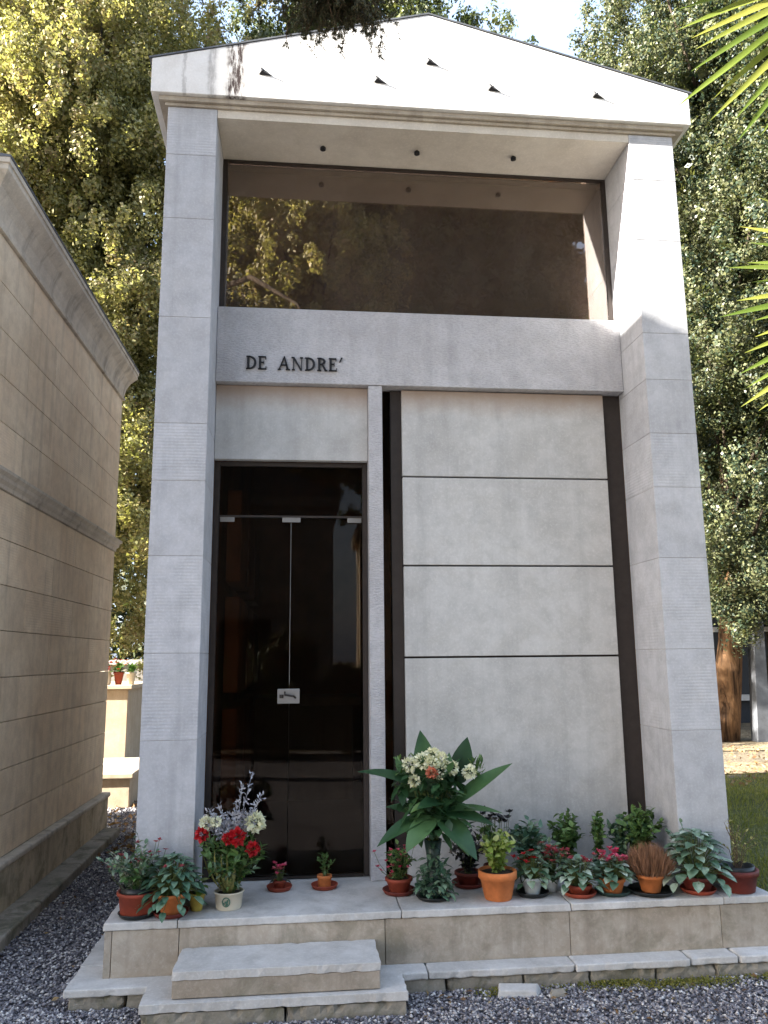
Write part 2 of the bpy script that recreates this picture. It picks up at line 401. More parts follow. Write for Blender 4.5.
part('handle', M['metal'], lk, lambda m: (m.lathe([(.012, 0), (.012, .02)], 12, (.745, .445, 1.04)), m.tube([(.765, .452, 1.075), (.765, .43, 1.06), (.82, .43, 1.05), (.83, .452, 1.04)], .006, 6)))
part('side_pane', M['glass_door'], ch, lambda m: m.box(1.37, 1.428, .470, .476, .004, 3.009))
part('interior', M['room'], ch, lambda m: (m.box(.226, .30, .51, YW - .21, .02, 4.68), m.box(3.0, 3.075, .51, YW - .21, .02, 4.68),
     m.box(.305, 2.995, YW - .3, YW - .22, .02, 4.68), m.box(1.5, 1.56, .52, YW - .35, .02, 3.0)))
part('window_backing', M['backing'], ch, lambda m: m.box(.305, 2.995, .54, .56, 3.1, 4.62))  # brown panel added so the glass reads murky brown, not black
part('interior_floor', M['roomfloor'], ch, lambda m: m.box(.305, 2.995, .505, YW - .31, -.02, .018))
part('altar', M['farstone'], ch, lambda m: (m.box(.45, 1.35, 3.0, 3.6, .02, .85), m.box(.38, 1.42, 2.93, 3.65, .853, .93)), bevel=.006)
part('burial_niche', M['room'], ch, lambda m: [m.box(.34 + 0, .44, 1.0 + i * .9, 1.8 + i * .9, .3 + j * .75, .95 + j * .75) for i in range(3) for j in range(3)] and None, bevel=.01)
# letters
def glyph(m, ch_, x, w, h=.087, z=3.098):
    T = .015; t_ = .0065; y0, y1 = .3275, .3405; sr = .006
    def q(*pts): m.prism([(x + a * w, z + b * h) for a, b in pts], y0, y1)
    def bar(a0, b0, a1, b1): q((a0, b0), (a1, b0), (a1, b1), (a0, b1))
    tw = T / w; th = t_ / h; s = .09
    def stem(a): bar(a, .0, a + tw, 1.); bar(a - s, -.004, a + tw + s, th * .8); bar(a - s, 1 - th * .8, a + tw + s, 1.004)
    def bowl(b0, b1, a0, a1):
        n = 12; oc = ((b0 + b1) / 2); ro = (b1 - b0) / 2; ri = ro - th
        ao = a1 - a0; 
        for i in range(n):
            t0 = -PI / 2 + PI * i / n; t1 = -PI / 2 + PI * (i + 1) / n
            po = lambda t: (a0 + ao * max(0, math.cos(t)) ** .8, oc + ro * math.sin(t))
            pi_ = lambda t: (a0 + (ao - tw) * max(0, math.cos(t)) ** .8, oc + ri * math.sin(t))
            q(pi_(t0), po(t0), po(t1), pi_(t1))
    if ch_ == 'D': stem(.08); bowl(0, 1, .2, 1.)
    if ch_ == 'E':
        stem(.08); bar(.1, 0, .92, th); bar(.1, 1 - th, .88, 1); bar(.1, .5, .66, .5 + th)
        bar(.86, 0, .95, .22); bar(.82, .78, .9, 1); bar(.62, .4, .69, .65)
    if ch_ == 'A':
        q((.0, 0), (.09, 0), (.53, .98), (.46, 1.0)); q((.72, 0), (.93, 0), (.56, 1.04), (.44, 1.04)); bar(.2, .33, .78, .33 + th)
        bar(-.06, -.004, .2, th * .8); bar(.64, -.004, 1.04, th * .8)
    if ch_ == 'N':
        bar(.1, 0, .17, 1); bar(.84, 0, .91, 1); q((.78, 0), (.91, 0), (.24, 1), (.06, 1))
        bar(0, -.004, .28, th * .8); bar(-.04, 1 - th * .8, .2, 1.004); bar(.72, 1 - th * .8, 1.02, 1.004)
    if ch_ == 'R': stem(.08); bowl(.46, 1, .2, .86); q((.44, .48), (.6, .5), (1.0, 0), (.78, 0)); bar(.76, -.004, 1.06, th * .8)
    if ch_ == "'": q((.25, .72), (.5, .72), (1., 1.06), (.62, 1.06))
def word(m):
    for c_, x, w in (('D', .496, .064), ('E', .571, .055), ('A', .700, .072), ('N', .785, .070), ('D', .870, .064), ('R', .948, .062), ('E', 1.022, .054), ("'", 1.082, .03)):
        glyph(m, c_, x, w)
part('name_lettering', M['black'], ch, word, label='dark metal letters DE ANDRE on the lintel')
# platform, plinth, steps
xs = [-.10, .262, 1.385, 2.28, 3.12, 3.412]
part('platform_slab', M['step'], ch, lambda m: [m.rough(a + .001, b - .001, -.218, .50, -.038, 0, .0026, .03) for a, b in zip(xs[:-1], xs[1:])] + [m.box(-.1, -.002, .503, YW + .1, -.038, 0), m.box(3.302, 3.412, .503, YW + .1, -.038, 0)] and None, bevel=.005)
xr = [-.092, -.055, .27, 1.30, 2.27, 3.10, 3.404]
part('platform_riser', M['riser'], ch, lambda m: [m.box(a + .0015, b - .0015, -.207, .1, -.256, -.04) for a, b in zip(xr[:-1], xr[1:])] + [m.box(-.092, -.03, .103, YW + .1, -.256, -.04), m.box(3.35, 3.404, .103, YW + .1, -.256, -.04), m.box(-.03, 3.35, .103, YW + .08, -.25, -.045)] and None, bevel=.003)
rr = random.Random(3)
def plinth(m):
    x = -.225
    while x < 3.5:
        w = rr.uniform(.22, .42); m.rough(x + .003, min(x + w, 3.54) - .003, -.314 + rr.uniform(-.004, .008), 0, -.42, -.294, .012, .03); x += w
    m.box(-.225, 3.54, 0.004, YW + .22, -.42, -.288)
pt = part('plinth', M['kerbstone'], ch, plinth, bevel=.007)
part('plinth_top', M['step'], ch, lambda m: [m.rough(a, b, -.328 + q, -.02, -.292, -.255, .004, .03) for a, b, q in ((-.243, .31, 0), (.312, 1.5, 0), (1.503, 2.25, .002), (2.253, 2.86, -.003), (2.866, 3.12, .008), (3.128, 3.555, .003))] + [m.box(-.243, -.1, -.018, YW, -.284, -.255), m.box(3.41, 3.555, -.018, YW, -.284, -.255)] and None, bevel=.006)
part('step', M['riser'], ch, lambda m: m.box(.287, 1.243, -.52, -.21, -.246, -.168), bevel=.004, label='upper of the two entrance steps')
part('step_tread', M['step'], ch, lambda m: m.rough(.283, 1.247, -.526, -.209, -.168, -.13, .004, .03), bevel=.002)
part('step', M['kerbstone'], ch, lambda m: (m.rough(.155, .80, -.548, -.33, -.44, -.294, .014, .03), m.rough(.806, 1.362, -.548, -.33, -.44, -.294, .014, .03)), bevel=.003, label='lower rough step at ground level')
part('step_tread', M['step'], ch, lambda m: m.rough(.147, 1.37, -.556, -.26, -.290, -.250, .004, .03), bevel=.002)

# ------------------------------------------------------------------ left neighbour
nb = thing('mausoleum', 'warm tan stone mausoleum with mouldings, cut by the left edge of the photo', 'mausoleum', (-1.055, .15, -.39), rz=-.012)
def T(o): o.location = (1.0, -.15, .35); return o
XB, Y0, Y1 = -5.2, .15, 3.65
def courses(m, zs, xf, off, thick=.2):
    for i, (a, b) in enumerate(zip(zs[:-1], zs[1:])):
        ys = [Y0] + [Y0 + off + .28 * (i % 2) * 2 + k * 1.12 for k in range(4) if Y0 + off + .28 * (i % 2) * 2 + k * 1.12 < Y1 - .2] + [Y1]
        for y0, y1 in zip(ys[:-1], ys[1:]): m.box(xf - thick, xf, y0 + .0012, y1 - .0012, a + .002, b - .002)
        m.box(XB, xf - thick - .003, Y0 + .002, Y0 + .2, a + .002, b - .002)
        m.box(XB, xf - thick - .003, Y1 - .2, Y1 - .002, a + .002, b - .002)
        m.box(XB, XB + .2, Y0 + .204, Y1 - .204, a + .002, b - .002)
T(part('wall', M['tan'], nb, lambda m: (courses(m, [.075, .34, .63, .93, 1.215, 1.51, 1.80, 2.09, 2.395], -1.0, .5), courses(m, [2.525, 2.82, 3.11, 3.40, 3.69, 3.985], -1.0, .8)), bevel=.004))
T(part('base', M['tanbase'], nb, lambda m: [m.box(-1.25, -.95, a, b, -.36, .028) for a, b in ((Y0 - .05, 1.25), (1.256, 2.75), (2.756, 3.12), (3.126, Y1 + .05))] + [m.box(XB - .05, -1.26, Y0 - .05, Y1 + .05, -.36, .02)] and None, bevel=.008))
T(part('base_cap', M['tancap'], nb, lambda m: m.box(XB - .07, -.932, Y0 - .07, Y1 + .06, .031, .073), bevel=.012))
def band(m, prof):       # profile (out, z) swept round the box
    n = len(prof)
    for (xa, ya), (xb, yb), sx, sy in (((XB, Y0), (-1.0, Y0), 0, -1), ((-1.0, Y0), (-1.0, Y1), 1, 0), ((-1.0, Y1), (XB, Y1), 0, 1)):
        pass
    ring = []
    for o, z in prof: ring.append([(XB - o, Y0 - o, z), (-1.0 + o, Y0 - o, z), (-1.0 + o, Y1 + o, z), (XB - o, Y1 + o, z)])
    vs = [p for r_ in ring for p in r_]; fs = []
    for i in range(n - 1):
        for k in range(4): k2 = (k + 1) % 4; fs.append((i*4+k, i*4+k2, (i+1)*4+k2, (i+1)*4+k))
    fs.append((3, 2, 1, 0)); fs.append(tuple((n-1)*4 + k for k in range(4)))
    m.add(vs, fs)
T(part('string_course', M['tancap'], nb, lambda m: band(m, [(.002, 2.398), (.012, 2.40), (.014, 2.425), (.034, 2.445), (.036, 2.47), (.058, 2.49), (.060, 2.508), (.045, 2.512), (.002, 2.523)])))
T(part('cornice', M['tancap'], nb, lambda m: band(m, [(.002, 3.988), (.02, 3.99), (.024, 4.012), (.012, 4.016), (.014, 4.05), (.03, 4.12), (.062, 4.19), (.105, 4.245), (.118, 4.262), (.118, 4.30), (.128, 4.302), (.128, 4.335), (.0, 4.36)])))
T(part('roof', M['lead'], nb, lambda m: m.prism([(XB - .13, 4.337), (-.868, 4.337), (-.866, 4.35), ((XB - 1) / 2, 4.62), (XB - .13, 4.35)], Y0 - .13, Y1 + .13)))
kb = thing('kerb', 'mossy stone kerb along the foot of the tan mausoleum', 'kerb', (-.9, 1.5, -.35))
def kfn(m):
    y = -1.6
    while y < 3.5:
        w = rr.uniform(.7, 1.1); m.box(-.13 + .0, .08 + rr.uniform(-.004, .004), y - 1.5, min(y + w, 3.6) - 1.506, -.05, .075); y += w
o = part('kerb_stones', M['kerbstone'], kb, kfn, bevel=.014)

# ------------------------------------------------------------------ ground
def ground_mat(name, cols, sc, fine=90, bump=.8):
    t = NT(name); v = t.n('ShaderNodeTexVoronoi'); v.inputs['Scale'].default_value = fine; t.l(t.co.outputs['Object'], v.inputs['Vector'])
    s_ = t.n('ShaderNodeSeparateColor'); t.l(v.outputs['Color'], s_.inputs[0])
    c1 = t.ramp(s_.outputs[0], [(.1 + .8 * i / (len(cols) - 1), c) for i, c in enumerate(cols)])
    n = t.noise(sc, 5, .6); c = t.mix(t.math('MULTIPLY', t.ramp(n, [(.4, 0.), (.65, 1.)]), .5), c1, tuple(x * .55 for x in cols[0]))
    t.pbsdf(c, .95, t.bump(t.math('SUBTRACT', 1., v.outputs['Distance']), bump, .008), spec=.15); return t.m
def sheet(name, x0, x1, y0, y1, z, mat, label=None, rag=0, n=1):
    m = MB()
    if rag:
        P = []
        N = 40
        for i in range(N): P.append((x0 + (x1 - x0) * i / N, y0 + rag * math.sin(i * 1.7) * rr.random(), z))
        for i in range(N // 2): P.append((x1 + rag * rr.uniform(-1, 1), y0 + (y1 - y0) * i / (N // 2), z))
        for i in range(N): P.append((x1 - (x1 - x0) * i / N, y1 + rag * rr.uniform(-1, 1), z))
        for i in range(N // 2): P.append((x0 + rag * rr.uniform(-1, 1), y1 - (y1 - y0) * i / (N // 2), z))
        m.add(P, [tuple(range(len(P)))])
    else: m.add([(x0, y0, z), (x1, y0, z), (x1, y1, z), (x0, y1, z)], [(0, 1, 2, 3)])
    o = m.build(name, mat); tag(o, label, None, None, 'structure'); return o
sheet('ground', -400, 400, -400, 400, -.362, ground_mat('earth', [(.10, .085, .06), (.16, .13, .09), (.22, .18, .12)], 1.2, 40))
sheet('gravel_path', -14, 3.75, -9.4, 7.5, -.356, ground_mat('gravel_bed', [(.07, .07, .085), (.13, .125, .14), (.22, .21, .22), (.32, .31, .31)], 1.5, 85), rag=.08)
sheet('grass_verge', 3.6, 30, -3, 6.1, -.352, ground_mat('turf', [(.06, .065, .018), (.11, .11, .03), (.17, .155, .06)], 1.3, 60), rag=.12)
dm_ = ground_mat('dirt', [(.13, .10, .06), (.22, .17, .10), (.34, .27, .18)], 1.5, 30)
sheet('lit_dirt_strip', 4.2, 30, 9.0, 12.5, -.346, dm_, rag=.2)  # two tan strips; the dark ground between stands in for a shadow band
sheet('lit_dirt_strip', 3.9, 30, 6.3, 7.5, -.347, ground_mat('leaf_litter', [(.13, .095, .055), (.20, .15, .09), (.32, .25, .16)], 1.5, 30), rag=.15)

def quads(name, mat, P, parent=None, kind=None, label=None, smooth=False):
    """P: (n,4,3) array -> one mesh of loose quads"""
    n = len(P); me = bpy.data.meshes.new(name)
    me.vertices.add(n * 4); me.vertices.foreach_set('co', P.reshape(-1).astype(np.float32))
    me.loops.add(n * 4); me.loops.foreach_set('vertex_index', np.arange(n * 4, dtype=np.int32))
    me.polygons.add(n); me.polygons.foreach_set('loop_start', np.arange(0, n * 4, 4, dtype=np.int32))
    me.update(calc_edges=True); me.validate(); me.materials.append(mat)
    o = bpy.data.objects.new(name, me); link(o, parent)
    if kind: o['kind'] = kind
    if label: o['label'] = label
    return o
def unit(a): return a / (np.linalg.norm(a, axis=-1, keepdims=True) + 1e-9)
def leafquads(C, D, L, W, fold=.25, N0=None):
    """rhombic leaves: centre C, direction D, length L, width W (arrays)"""
    n = len(C); R = unit(rng.normal(size=(n, 3)))
    if N0 is not None: R = unit(N0 + R * .65)
    S_ = unit(np.cross(D, R)); N = np.cross(S_, D)
    L = L[:, None]; W = W[:, None]
    p0 = C - D * L * .5; p2 = C + D * L * .5
    p1 = C + S_ * W * .5 + N * W * fold - D * L * .05; p3 = C - S_ * W * .5 + N * W * fold - D * L * .05
    return np.stack([p0, p1, p2, p3], 1)

# pebbles (real ones where the camera is close)
def pebbles():
    X0 = []
    def scatter(n, x0, x1, y0, y1, s0, s1, ok=lambda p: np.ones(len(p), bool)):
        p = np.stack([rng.uniform(x0, x1, n), rng.uniform(y0, y1, n), np.full(n, -.352)], 1)
        p = p[ok(p)]; s_ = rng.uniform(s0, s1, len(p)) ** 1; X0.append((p, s_))
    okf = lambda p: ~((p[:, 0] > -.235) & (p[:, 1] > -.32)) & ~((p[:, 0] > .14) & (p[:, 0] < 1.38) & (p[:, 1] > -.56))
    scatter(30000, -.9, 3.7, -1.15, -.28, .005, .013, okf)
    scatter(16000, -.83, -.2, -1.1, 4.6, .006, .014, okf)
    scatter(5000, -1.5, .2, 3.6, 6.2, .008, .02)
    P = np.concatenate([a for a, b in X0]); s_ = np.concatenate([b for a, b in X0]); n = len(P)
    # octahedra with random squash
    base = np.array([(1,0,0),(0,1,0),(-1,0,0),(0,-1,0),(0,0,1),(0,0,-1)], float)
    ang = rng.uniform(0, 2 * PI, n); ca, sa = np.cos(ang), np.sin(ang)
    sc = np.stack([rng.uniform(.7, 1.3, n), rng.uniform(.6, 1.1, n), rng.uniform(.4, .8, n)], 1) * s_[:, None]
    V = base[None] * sc[:, None] + rng.normal(size=(n, 6, 3)) * s_[:, None, None] * .12
    x = V[..., 0] * ca[:, None] - V[..., 1] * sa[:, None]; y = V[..., 0] * sa[:, None] + V[..., 1] * ca[:, None]
    V = np.stack([x, y, V[..., 2]], 2) + P[:, None]; V[..., 2] += rng.uniform(0, .008, n)[:, None]
    F = np.array([(0,1,4),(1,2,4),(2,3,4),(3,0,4),(1,0,5),(2,1,5),(3,2,5),(0,3,5)])
    F = (F[None] + (np.arange(n) * 6)[:, None, None]).reshape(-1, 3)
    me = bpy.data.meshes.new('gravel'); me.vertices.add(n * 6); me.vertices.foreach_set('co', V.reshape(-1).astype(np.float32))
    me.loops.add(len(F) * 3); me.loops.foreach_set('vertex_index', F.reshape(-1).astype(np.int32))
    me.polygons.add(len(F)); me.polygons.foreach_set('loop_start', np.arange(0, len(F) * 3, 3, dtype=np.int32)); me.update(calc_edges=True)
    t = NT('pebble'); r = t.rnd()
    c = t.ramp(r, [(0., (.06, .058, .065)), (.35, (.16, .15, .165)), (.65, (.27, .255, .27)), (.85, (.42, .39, .37)), (1., (.70, .68, .65))])
    t.pbsdf(c, .85, spec=.2); me.materials.append(t.m)
    me.polygons.foreach_set('use_smooth', [True] * len(me.polygons))
    o = bpy.data.objects.new('gravel', me); link(o); tag(o, 'loose grey and purplish gravel around the steps', 'gravel', None, 'stuff')
pebbles()
# fallen leaves and moss tufts along the plinth foot
def tufts():
    n = 5200
    x = rng.uniform(1.4, 3.6, n); y = -.335 - np.abs(rng.normal(size=n)) * .035 - .06 * (np.sin(x * 5) > .3) * rng.random(n)
    keep = (np.sin(x * 3.1) + np.sin(x * 7.3 + 1) + rng.normal(size=n) * .5 + (x - 2.2)) > .1
    x, y = x[keep], y[keep]; n = len(x)
    C = np.stack([x, y, -.345 + rng.random(n) * .018], 1); D = unit(rng.normal(size=(n, 3)) * [1, 1, .5] + [0, 0, .7])
    quads('moss', M['grass'], leafquads(C, D, rng.uniform(.008, .022, n), rng.uniform(.004, .01, n)), None)
    o = bpy.data.objects['moss']; tag(o, 'moss and tiny weeds growing at the foot of the plinth', 'moss', None, 'stuff')
tufts()
def step_litter():
    n = 120; x = np.concatenate([rng.uniform(-.8, -.25, 40), rng.uniform(1.4, 3.6, 60), rng.uniform(-.1, 1.3, 20)]); y = np.concatenate([rng.uniform(-.9, 2.6, 40), -.36 - rng.random(60) ** 2 * .5, rng.uniform(-1., -.6, 20)])
    C = np.stack([x, y, np.full(n, -.338)], 1); D = unit(rng.normal(size=(n, 3)) * [1, 1, .25]); N0 = unit(rng.normal(size=(n, 3)) * .3 + [0, 0, 1])
    o = quads('dead_leaves', leafmat('dry_leaves', [(.12, .06, .03), (.25, .15, .07), (.40, .30, .15)], .2, .8), leafquads(C, D, rng.uniform(.018, .045, n), rng.uniform(.01, .022, n), .3, N0))
    tag(o, 'small dry leaves lying on the grey gravel near the steps', 'leaves', None, 'stuff')
step_litter()
def litter():
    n = 1500
    x = np.concatenate([rng.uniform(-1.6, .3, 500), rng.uniform(4, 11, 1000)]); y = np.concatenate([rng.uniform(2.6, 6.5, 500), rng.uniform(5.2, 9.5, 1000)])
    C = np.stack([x, y, np.full(n, -.325)], 1); D = unit(rng.normal(size=(n, 3)) * [1, 1, .3])
    o = quads('fallen_leaves', leafmat('brown_leaves', [(.14, .07, .03), (.26, .15, .07), (.36, .25, .12)], .2, .8), leafquads(C, D, rng.uniform(.04, .1, n), rng.uniform(.02, .05, n)))
    tag(o, 'brown fallen leaves scattered on the ground', 'leaves', None, 'stuff')
litter()
def grass():
    n = 42000
    x = rng.uniform(3.62, 10, n); y = rng.uniform(-1.2, 6.3, n)
    h = rng.uniform(.03, .085, n) * (.6 + .6 * (np.sin(x * 2.3) * np.sin(y * 2.9 + 1) > 0))
    D = unit(rng.normal(size=(n, 3)) * .35 + [0, 0, 1]); C = np.stack([x, y, -.35 + h * .45], 1)
    o = quads('grass', M['grass'], leafquads(C, D, h, rng.uniform(.005, .011, n), .1)); tag(o, 'short yellowish grass beside the chapel', 'grass', None, 'stuff')
grass()
lo = MB(); lo.add([(-.11, -.03, 0), (.09, -.05, 0), (.13, .03, 0), (-.09, .05, 0), (-.10, -.025, .035), (.08, -.04, .03), (.11, .025, .04), (-.085, .04, .045)],
   [(0,3,2,1),(4,5,6,7),(0,1,5,4),(1,2,6,5),(2,3,7,6),(3,0,4,7)])
o = lo.build('stone_fragment', M['step'], bevel=.006); o.location = (1.93, -.40, -.352); tag(o, 'broken pale slab fragment lying on the gravel by the plinth', 'stone')
o = MB(); o.add([(-.05,-.03,0),(.05,-.02,0),(.04,.03,0),(-.04,.02,0),(-.04,-.02,.025),(.04,-.015,.02),(.03,.02,.03),(-.03,.018,.028)],[(0,3,2,1),(4,5,6,7),(0,1,5,4),(1,2,6,5),(2,3,7,6),(3,0,4,7)])
o = o.build('stone_fragment', M['kerbstone'], bevel=.005); o.location = (2.12, -.44, -.352); tag(o, 'small mossy stone chip right of the broken slab fragment', 'stone')

# ------------------------------------------------------------------ trees
def crown(name, mat, parent, c, rad, n_lobe, n_cl, n_leaf, leaf=.09, seed=1, front=True, lobe_r=(.9, 1.5), droop=0, extra=(), clump_r=(.16, .34)):
    """lobes on an ellipsoid, twig clumps on each lobe, leaves on each clump"""
    g = np.random.default_rng(seed); c = np.array(c, float); rad = np.array(rad, float)
    d = unit(g.normal(size=(n_lobe * 3, 3)))
    if front: d = d[(d[:, 1] < .35)]
    d = d[:n_lobe]; lc = c + d * rad * g.uniform(.62, .95, (len(d), 1)); lr = g.uniform(*lobe_r, len(d))
    if len(extra): lc = np.concatenate([lc, np.array([e[:3] for e in extra])]); lr = np.concatenate([lr, np.array([e[3] for e in extra])])
    k = len(lc)
    dd = unit(g.normal(size=(k, n_cl, 3))); cc = lc[:, None] + dd * lr[:, None, None] * g.uniform(.55, 1.08, (k, n_cl, 1)) * np.array([1, 1, 1.15])
    cc = cc.reshape(-1, 3); od = unit(cc - c) * .6 + dd.reshape(-1, 3); od[:, 2] += .55 - droop; od = unit(od)
    cr = g.uniform(*clump_r, len(cc))
    n = len(cc); e = unit(g.normal(size=(n, n_leaf, 3))) * g.uniform(.35, 1.05, (n, n_leaf, 1)) * np.array([.8, .8, 1.25])
    C = cc[:, None] + e * cr[:, None, None]
    D = unit(od[:, None] * .8 + e * .7 + g.normal(size=(n, n_leaf, 3)) * .45)
    C = C.reshape(-1, 3); D = D.reshape(-1, 3); m = len(C)
    L = g.uniform(.7, 1.4, m) * leaf
    rad = rad * 1.0; N0 = unit(C - np.repeat(cc, n_leaf, 0) + np.repeat(od, n_leaf, 0) * .3 * np.repeat(cr, n_leaf)[:, None]); D = unit(np.cross(N0, unit(g.normal(size=(m, 3)))) + D * .3 + np.array([0, 0, .25]))
    # loose dark-interior twigs so that no sky shows through the middle
    k2 = m // 16; Ci = c + unit(g.normal(size=(k2, 3))) * rad * (g.random((k2, 1)) ** .5) * .72; Di = unit(g.normal(size=(k2, 3)))
    C = np.concatenate([C, Ci]); D = np.concatenate([D, Di]); N0 = np.concatenate([N0, unit(g.normal(size=(k2, 3)))]); L = np.concatenate([L, g.uniform(2.2, 4, k2) * leaf]); m = len(C)
    o = quads(name, mat, leafquads(C, D, L, L * g.uniform(.5, .8, m), .2, N0), parent)
    return lc, lr
def tree(label, base, c, rad, mat, n_lobe, n_cl, n_leaf, leaf, seed, tr=.3, bk='bark', group='trees behind the chapels', lean=(0, 0), cat='tree', **k):
    t = thing('tree', label, cat, base, group)
    m = MB(); b = Vector(base); cv = Vector(c); top = cv + Vector((0, 0, rad[2] * .55))
    pts = []; rs = []
    for i in range(9):
        q = i / 8; p = b.lerp(top, q); p.x += math.sin(q * 5 + seed) * .12 * (q > 0); p.y += math.cos(q * 4 + seed) * .1 * (q > 0)
        pts.append(p - b); rs.append(tr * (1.25 if i == 0 else 1) * (1 - .82 * q))
    m.tube(pts, rs, 14)
    o = m.build('trunk', M[bk], t, True)
    before = set(bpy.data.objects)
    lc, lr = crown('crown', mat, t, c, rad, n_lobe, n_cl, n_leaf, leaf, seed, **k)
    for ob in set(bpy.data.objects) - before: ob.location = -b
    lm = MB(); r_ = random.Random(seed)
    for q in lc[::2]:
        q = Vector(q) - b; h = max(.25, min(.9, (q.z - 1.5) / (top.z - b.z))); s0 = pts[int(h * 8)]
        mid = s0.lerp(q, .5) + Vector((r_.uniform(-.2, .2), r_.uniform(-.2, .2), -.25)); lm.tube([s0, mid, q], [tr * .28, tr * .16, .02], 6)
    lm.build('limb', M['bark_dark'], t, True)
    return t
tree('huge sunlit yellow-green evergreen filling the upper left behind the tan mausoleum', (-2.75, 10.6, -.36), (-4.2, 10.6, 9.0), (3.3, 3.0, 8.4), M['leaf_yellow'], 105, 30, 130, .066, 11, .3, 'bark_dark',
     extra=[(-2.2, 8.4, 4.0, 1.0), (-2.6, 8.6, 5.3, 1.1), (-1.9, 9.2, 7.0, 1.1), (-1.6, 9.3, 9.0, 1.2), (-1.7, 9.3, 11.0, 1.2), (-.9, 9.6, 12.4, 1.2), (-.9, 9.8, 14.2, 1.3), (-6.4, 8.0, 15.4, 1.3), (-4.5, 8.2, 15.6, 1.3), (-2.6, 8.6, 13, 1.3), (-4.6, 8.2, 13.6, 1.4), (-6.2, 8.5, 12.5, 1.4), (-3.4, 8.0, 10.5, 1.2)])
tree('dark green tree directly behind the gable, showing above its roof', (2.0, 13.2, -.36), (2.0, 13.2, 11.8), (3.3, 3.0, 8.0), M['leaf_mid'], 95, 26, 90, .085, 21, .32, 'bark_dark', extra=[(5.0, 10.6, 14.3, .8), (4.6, 10.4, 13.4, .8), (-.6, 11.6, 14.5, 1.2), (.6, 11.2, 15.2, 1.3), (1.9, 11.0, 15.4, 1.3), (3.2, 11.2, 15.2, 1.2), (4.4, 11.6, 14.9, 1.1), (5.2, 12.0, 14.4, .8), (.2, 11, 13.2, 1.2)])
tree('tall cool-green tree on the right with an orange sunlit trunk', (9.0, 10.6, -.36), (10.2, 9.8, 10.4), (3.4, 3.0, 7.8), M['leaf_teal'], 110, 30, 130, .058, 33, .25, 'bark',
     extra=[(8.3, 8.9, 3.0, .7), (8.9, 9.2, 2.2, .5), (8.5, 8.7, 2.5, .8), (9.7, 9.0, 2.8, .9), (10.6, 9.4, 2.6, .9), (7.2, 8.0, 3.4, .9), (8.4, 7.6, 3.6, 1.0), (9.8, 8.0, 3.6, 1.0), (6.9, 8.2, 5.4, 1.0), (7.2, 7.6, 7.2, 1.2), (7.0, 8.0, 9.4, 1.2), (7.1, 8.4, 11.6, 1.2), (7.8, 8.2, 14.0, 1.2), (7.2, 8.8, 13.3, .9), (7.2, 8.6, 12.3, .9), (9.6, 7.6, 12.0, 1.2), (9.2, 7.6, 6.2, 1.2), (10.4, 7.8, 7.6, 1.2), (8.6, 7.2, 9.0, 1.3)])
tree('broad dark tree at the far right behind the cool-green one', (12.6, 14.6, -.36), (12.6, 14.4, 9.0), (4.6, 2.6, 8.6), M['leaf_mid'], 110, 26, 80, .11, 44, .3, 'bark_dark')
# distant planting that reads as one mass
def wood():
    n = 52000; g = rng
    x = g.uniform(-22, 40, n); y = g.uniform(17, 20, n) + np.sin(x * .8); z = -.3 + g.random(n) ** .8 * (5.2 + 1.4 * np.sin(x * .9) + .8 * np.sin(x * 2.7))
    C = np.stack([x, y, z], 1) + g.normal(size=(n, 3)) * .25; D = unit(g.normal(size=(n, 3)) + [0, -.5, .6])
    L = g.uniform(.18, .42, n); o = quads('far_wood', M['leaf_dark'], leafquads(C, D, L, L * .6)); tag(o, 'dark mass of trees far behind the graves', 'wood', None, 'stuff')
wood()

# ------------------------------------------------------------------ graves in the gap at left
g1 = thing('tomb', 'tall sunlit box tomb seen in the gap between the two mausoleums', 'tomb', (-2.2, 7.6, -.35))
part('body', M['grave'], g1, lambda m: m.box(-.75, .74, -.75, 1.2, 0, 1.24), bevel=.01)
part('top_slab', M['grave'], g1, lambda m: m.box(-.82, .80, -.82, 1.3, 1.243, 1.30), bevel=.01)
g2 = thing('tomb', 'low sunlit slab tomb in front of the tall box tomb', 'tomb', (-1.65, 5.6, -.35))
part('body', M['grave'], g2, lambda m: m.box(-.8, .62, -.55, .9, 0, .32), bevel=.01)
part('slab', M['grave'], g2, lambda m: m.prism([(-.84, .323), (.66, .323), (.66, .38), (-.84, .38)], -.6, .95), bevel=.01)
g3 = thing('tomb', 'white marble headstone beyond the tall box tomb', 'tomb', (-1.25, 9.2, -.35))
part('headstone', M['white'] if 0 else M['step'], g3, lambda m: (m.box(-.35, .5, 0, .14, 0, .95), m.box(-.4, .55, -.9, .1, 0, .25)), bevel=.01)
def small_pot(label, loc, pm, fm, gm=None):
    t = thing('potted_flowers', label, 'flowers', loc, 'flowers on the tall box tomb'); t.scale = (1.35, 1.35, 1.35)
    part('pot', M[pm], t, lambda m: m.lathe([(.03, 0), (.05, .11), (.056, .11), (.056, .13), (.046, .13), (.044, .1), (.001, .1)], 16), True)
    m = MB()
    for i in range(60):
        d = Vector((random.gauss(0, 1), random.gauss(0, 1), abs(random.gauss(.6, 1)))).normalized(); m.leaf((0, 0, .13), d, (0, 0, 1), random.uniform(.06, .13), .04, .6, 2)
    m.build('foliage', M['pl_green'], t)
    m = MB()
    for i in range(16):
        d = Vector((random.gauss(0, 1), random.gauss(0, 1), abs(random.gauss(.8, .6)))).normalized() * .12
        for k in range(5): a = k * 1.256; m.leaf(d + Vector((0, 0, .14)), (math.cos(a), math.sin(a), .5), (0, 0, 1), .03, .03, .4, 2, shape='round')
    m.build('flowers', M[fm], t)
small_pot('red flowers in a small pot on the tall box tomb', (-1.63, 7.0, .95), 'orangered', 'red')
small_pot('yellowish flowers at the right end of the tall box tomb', (-1.46, 6.98, .95), 'creampot', 'drygrass')
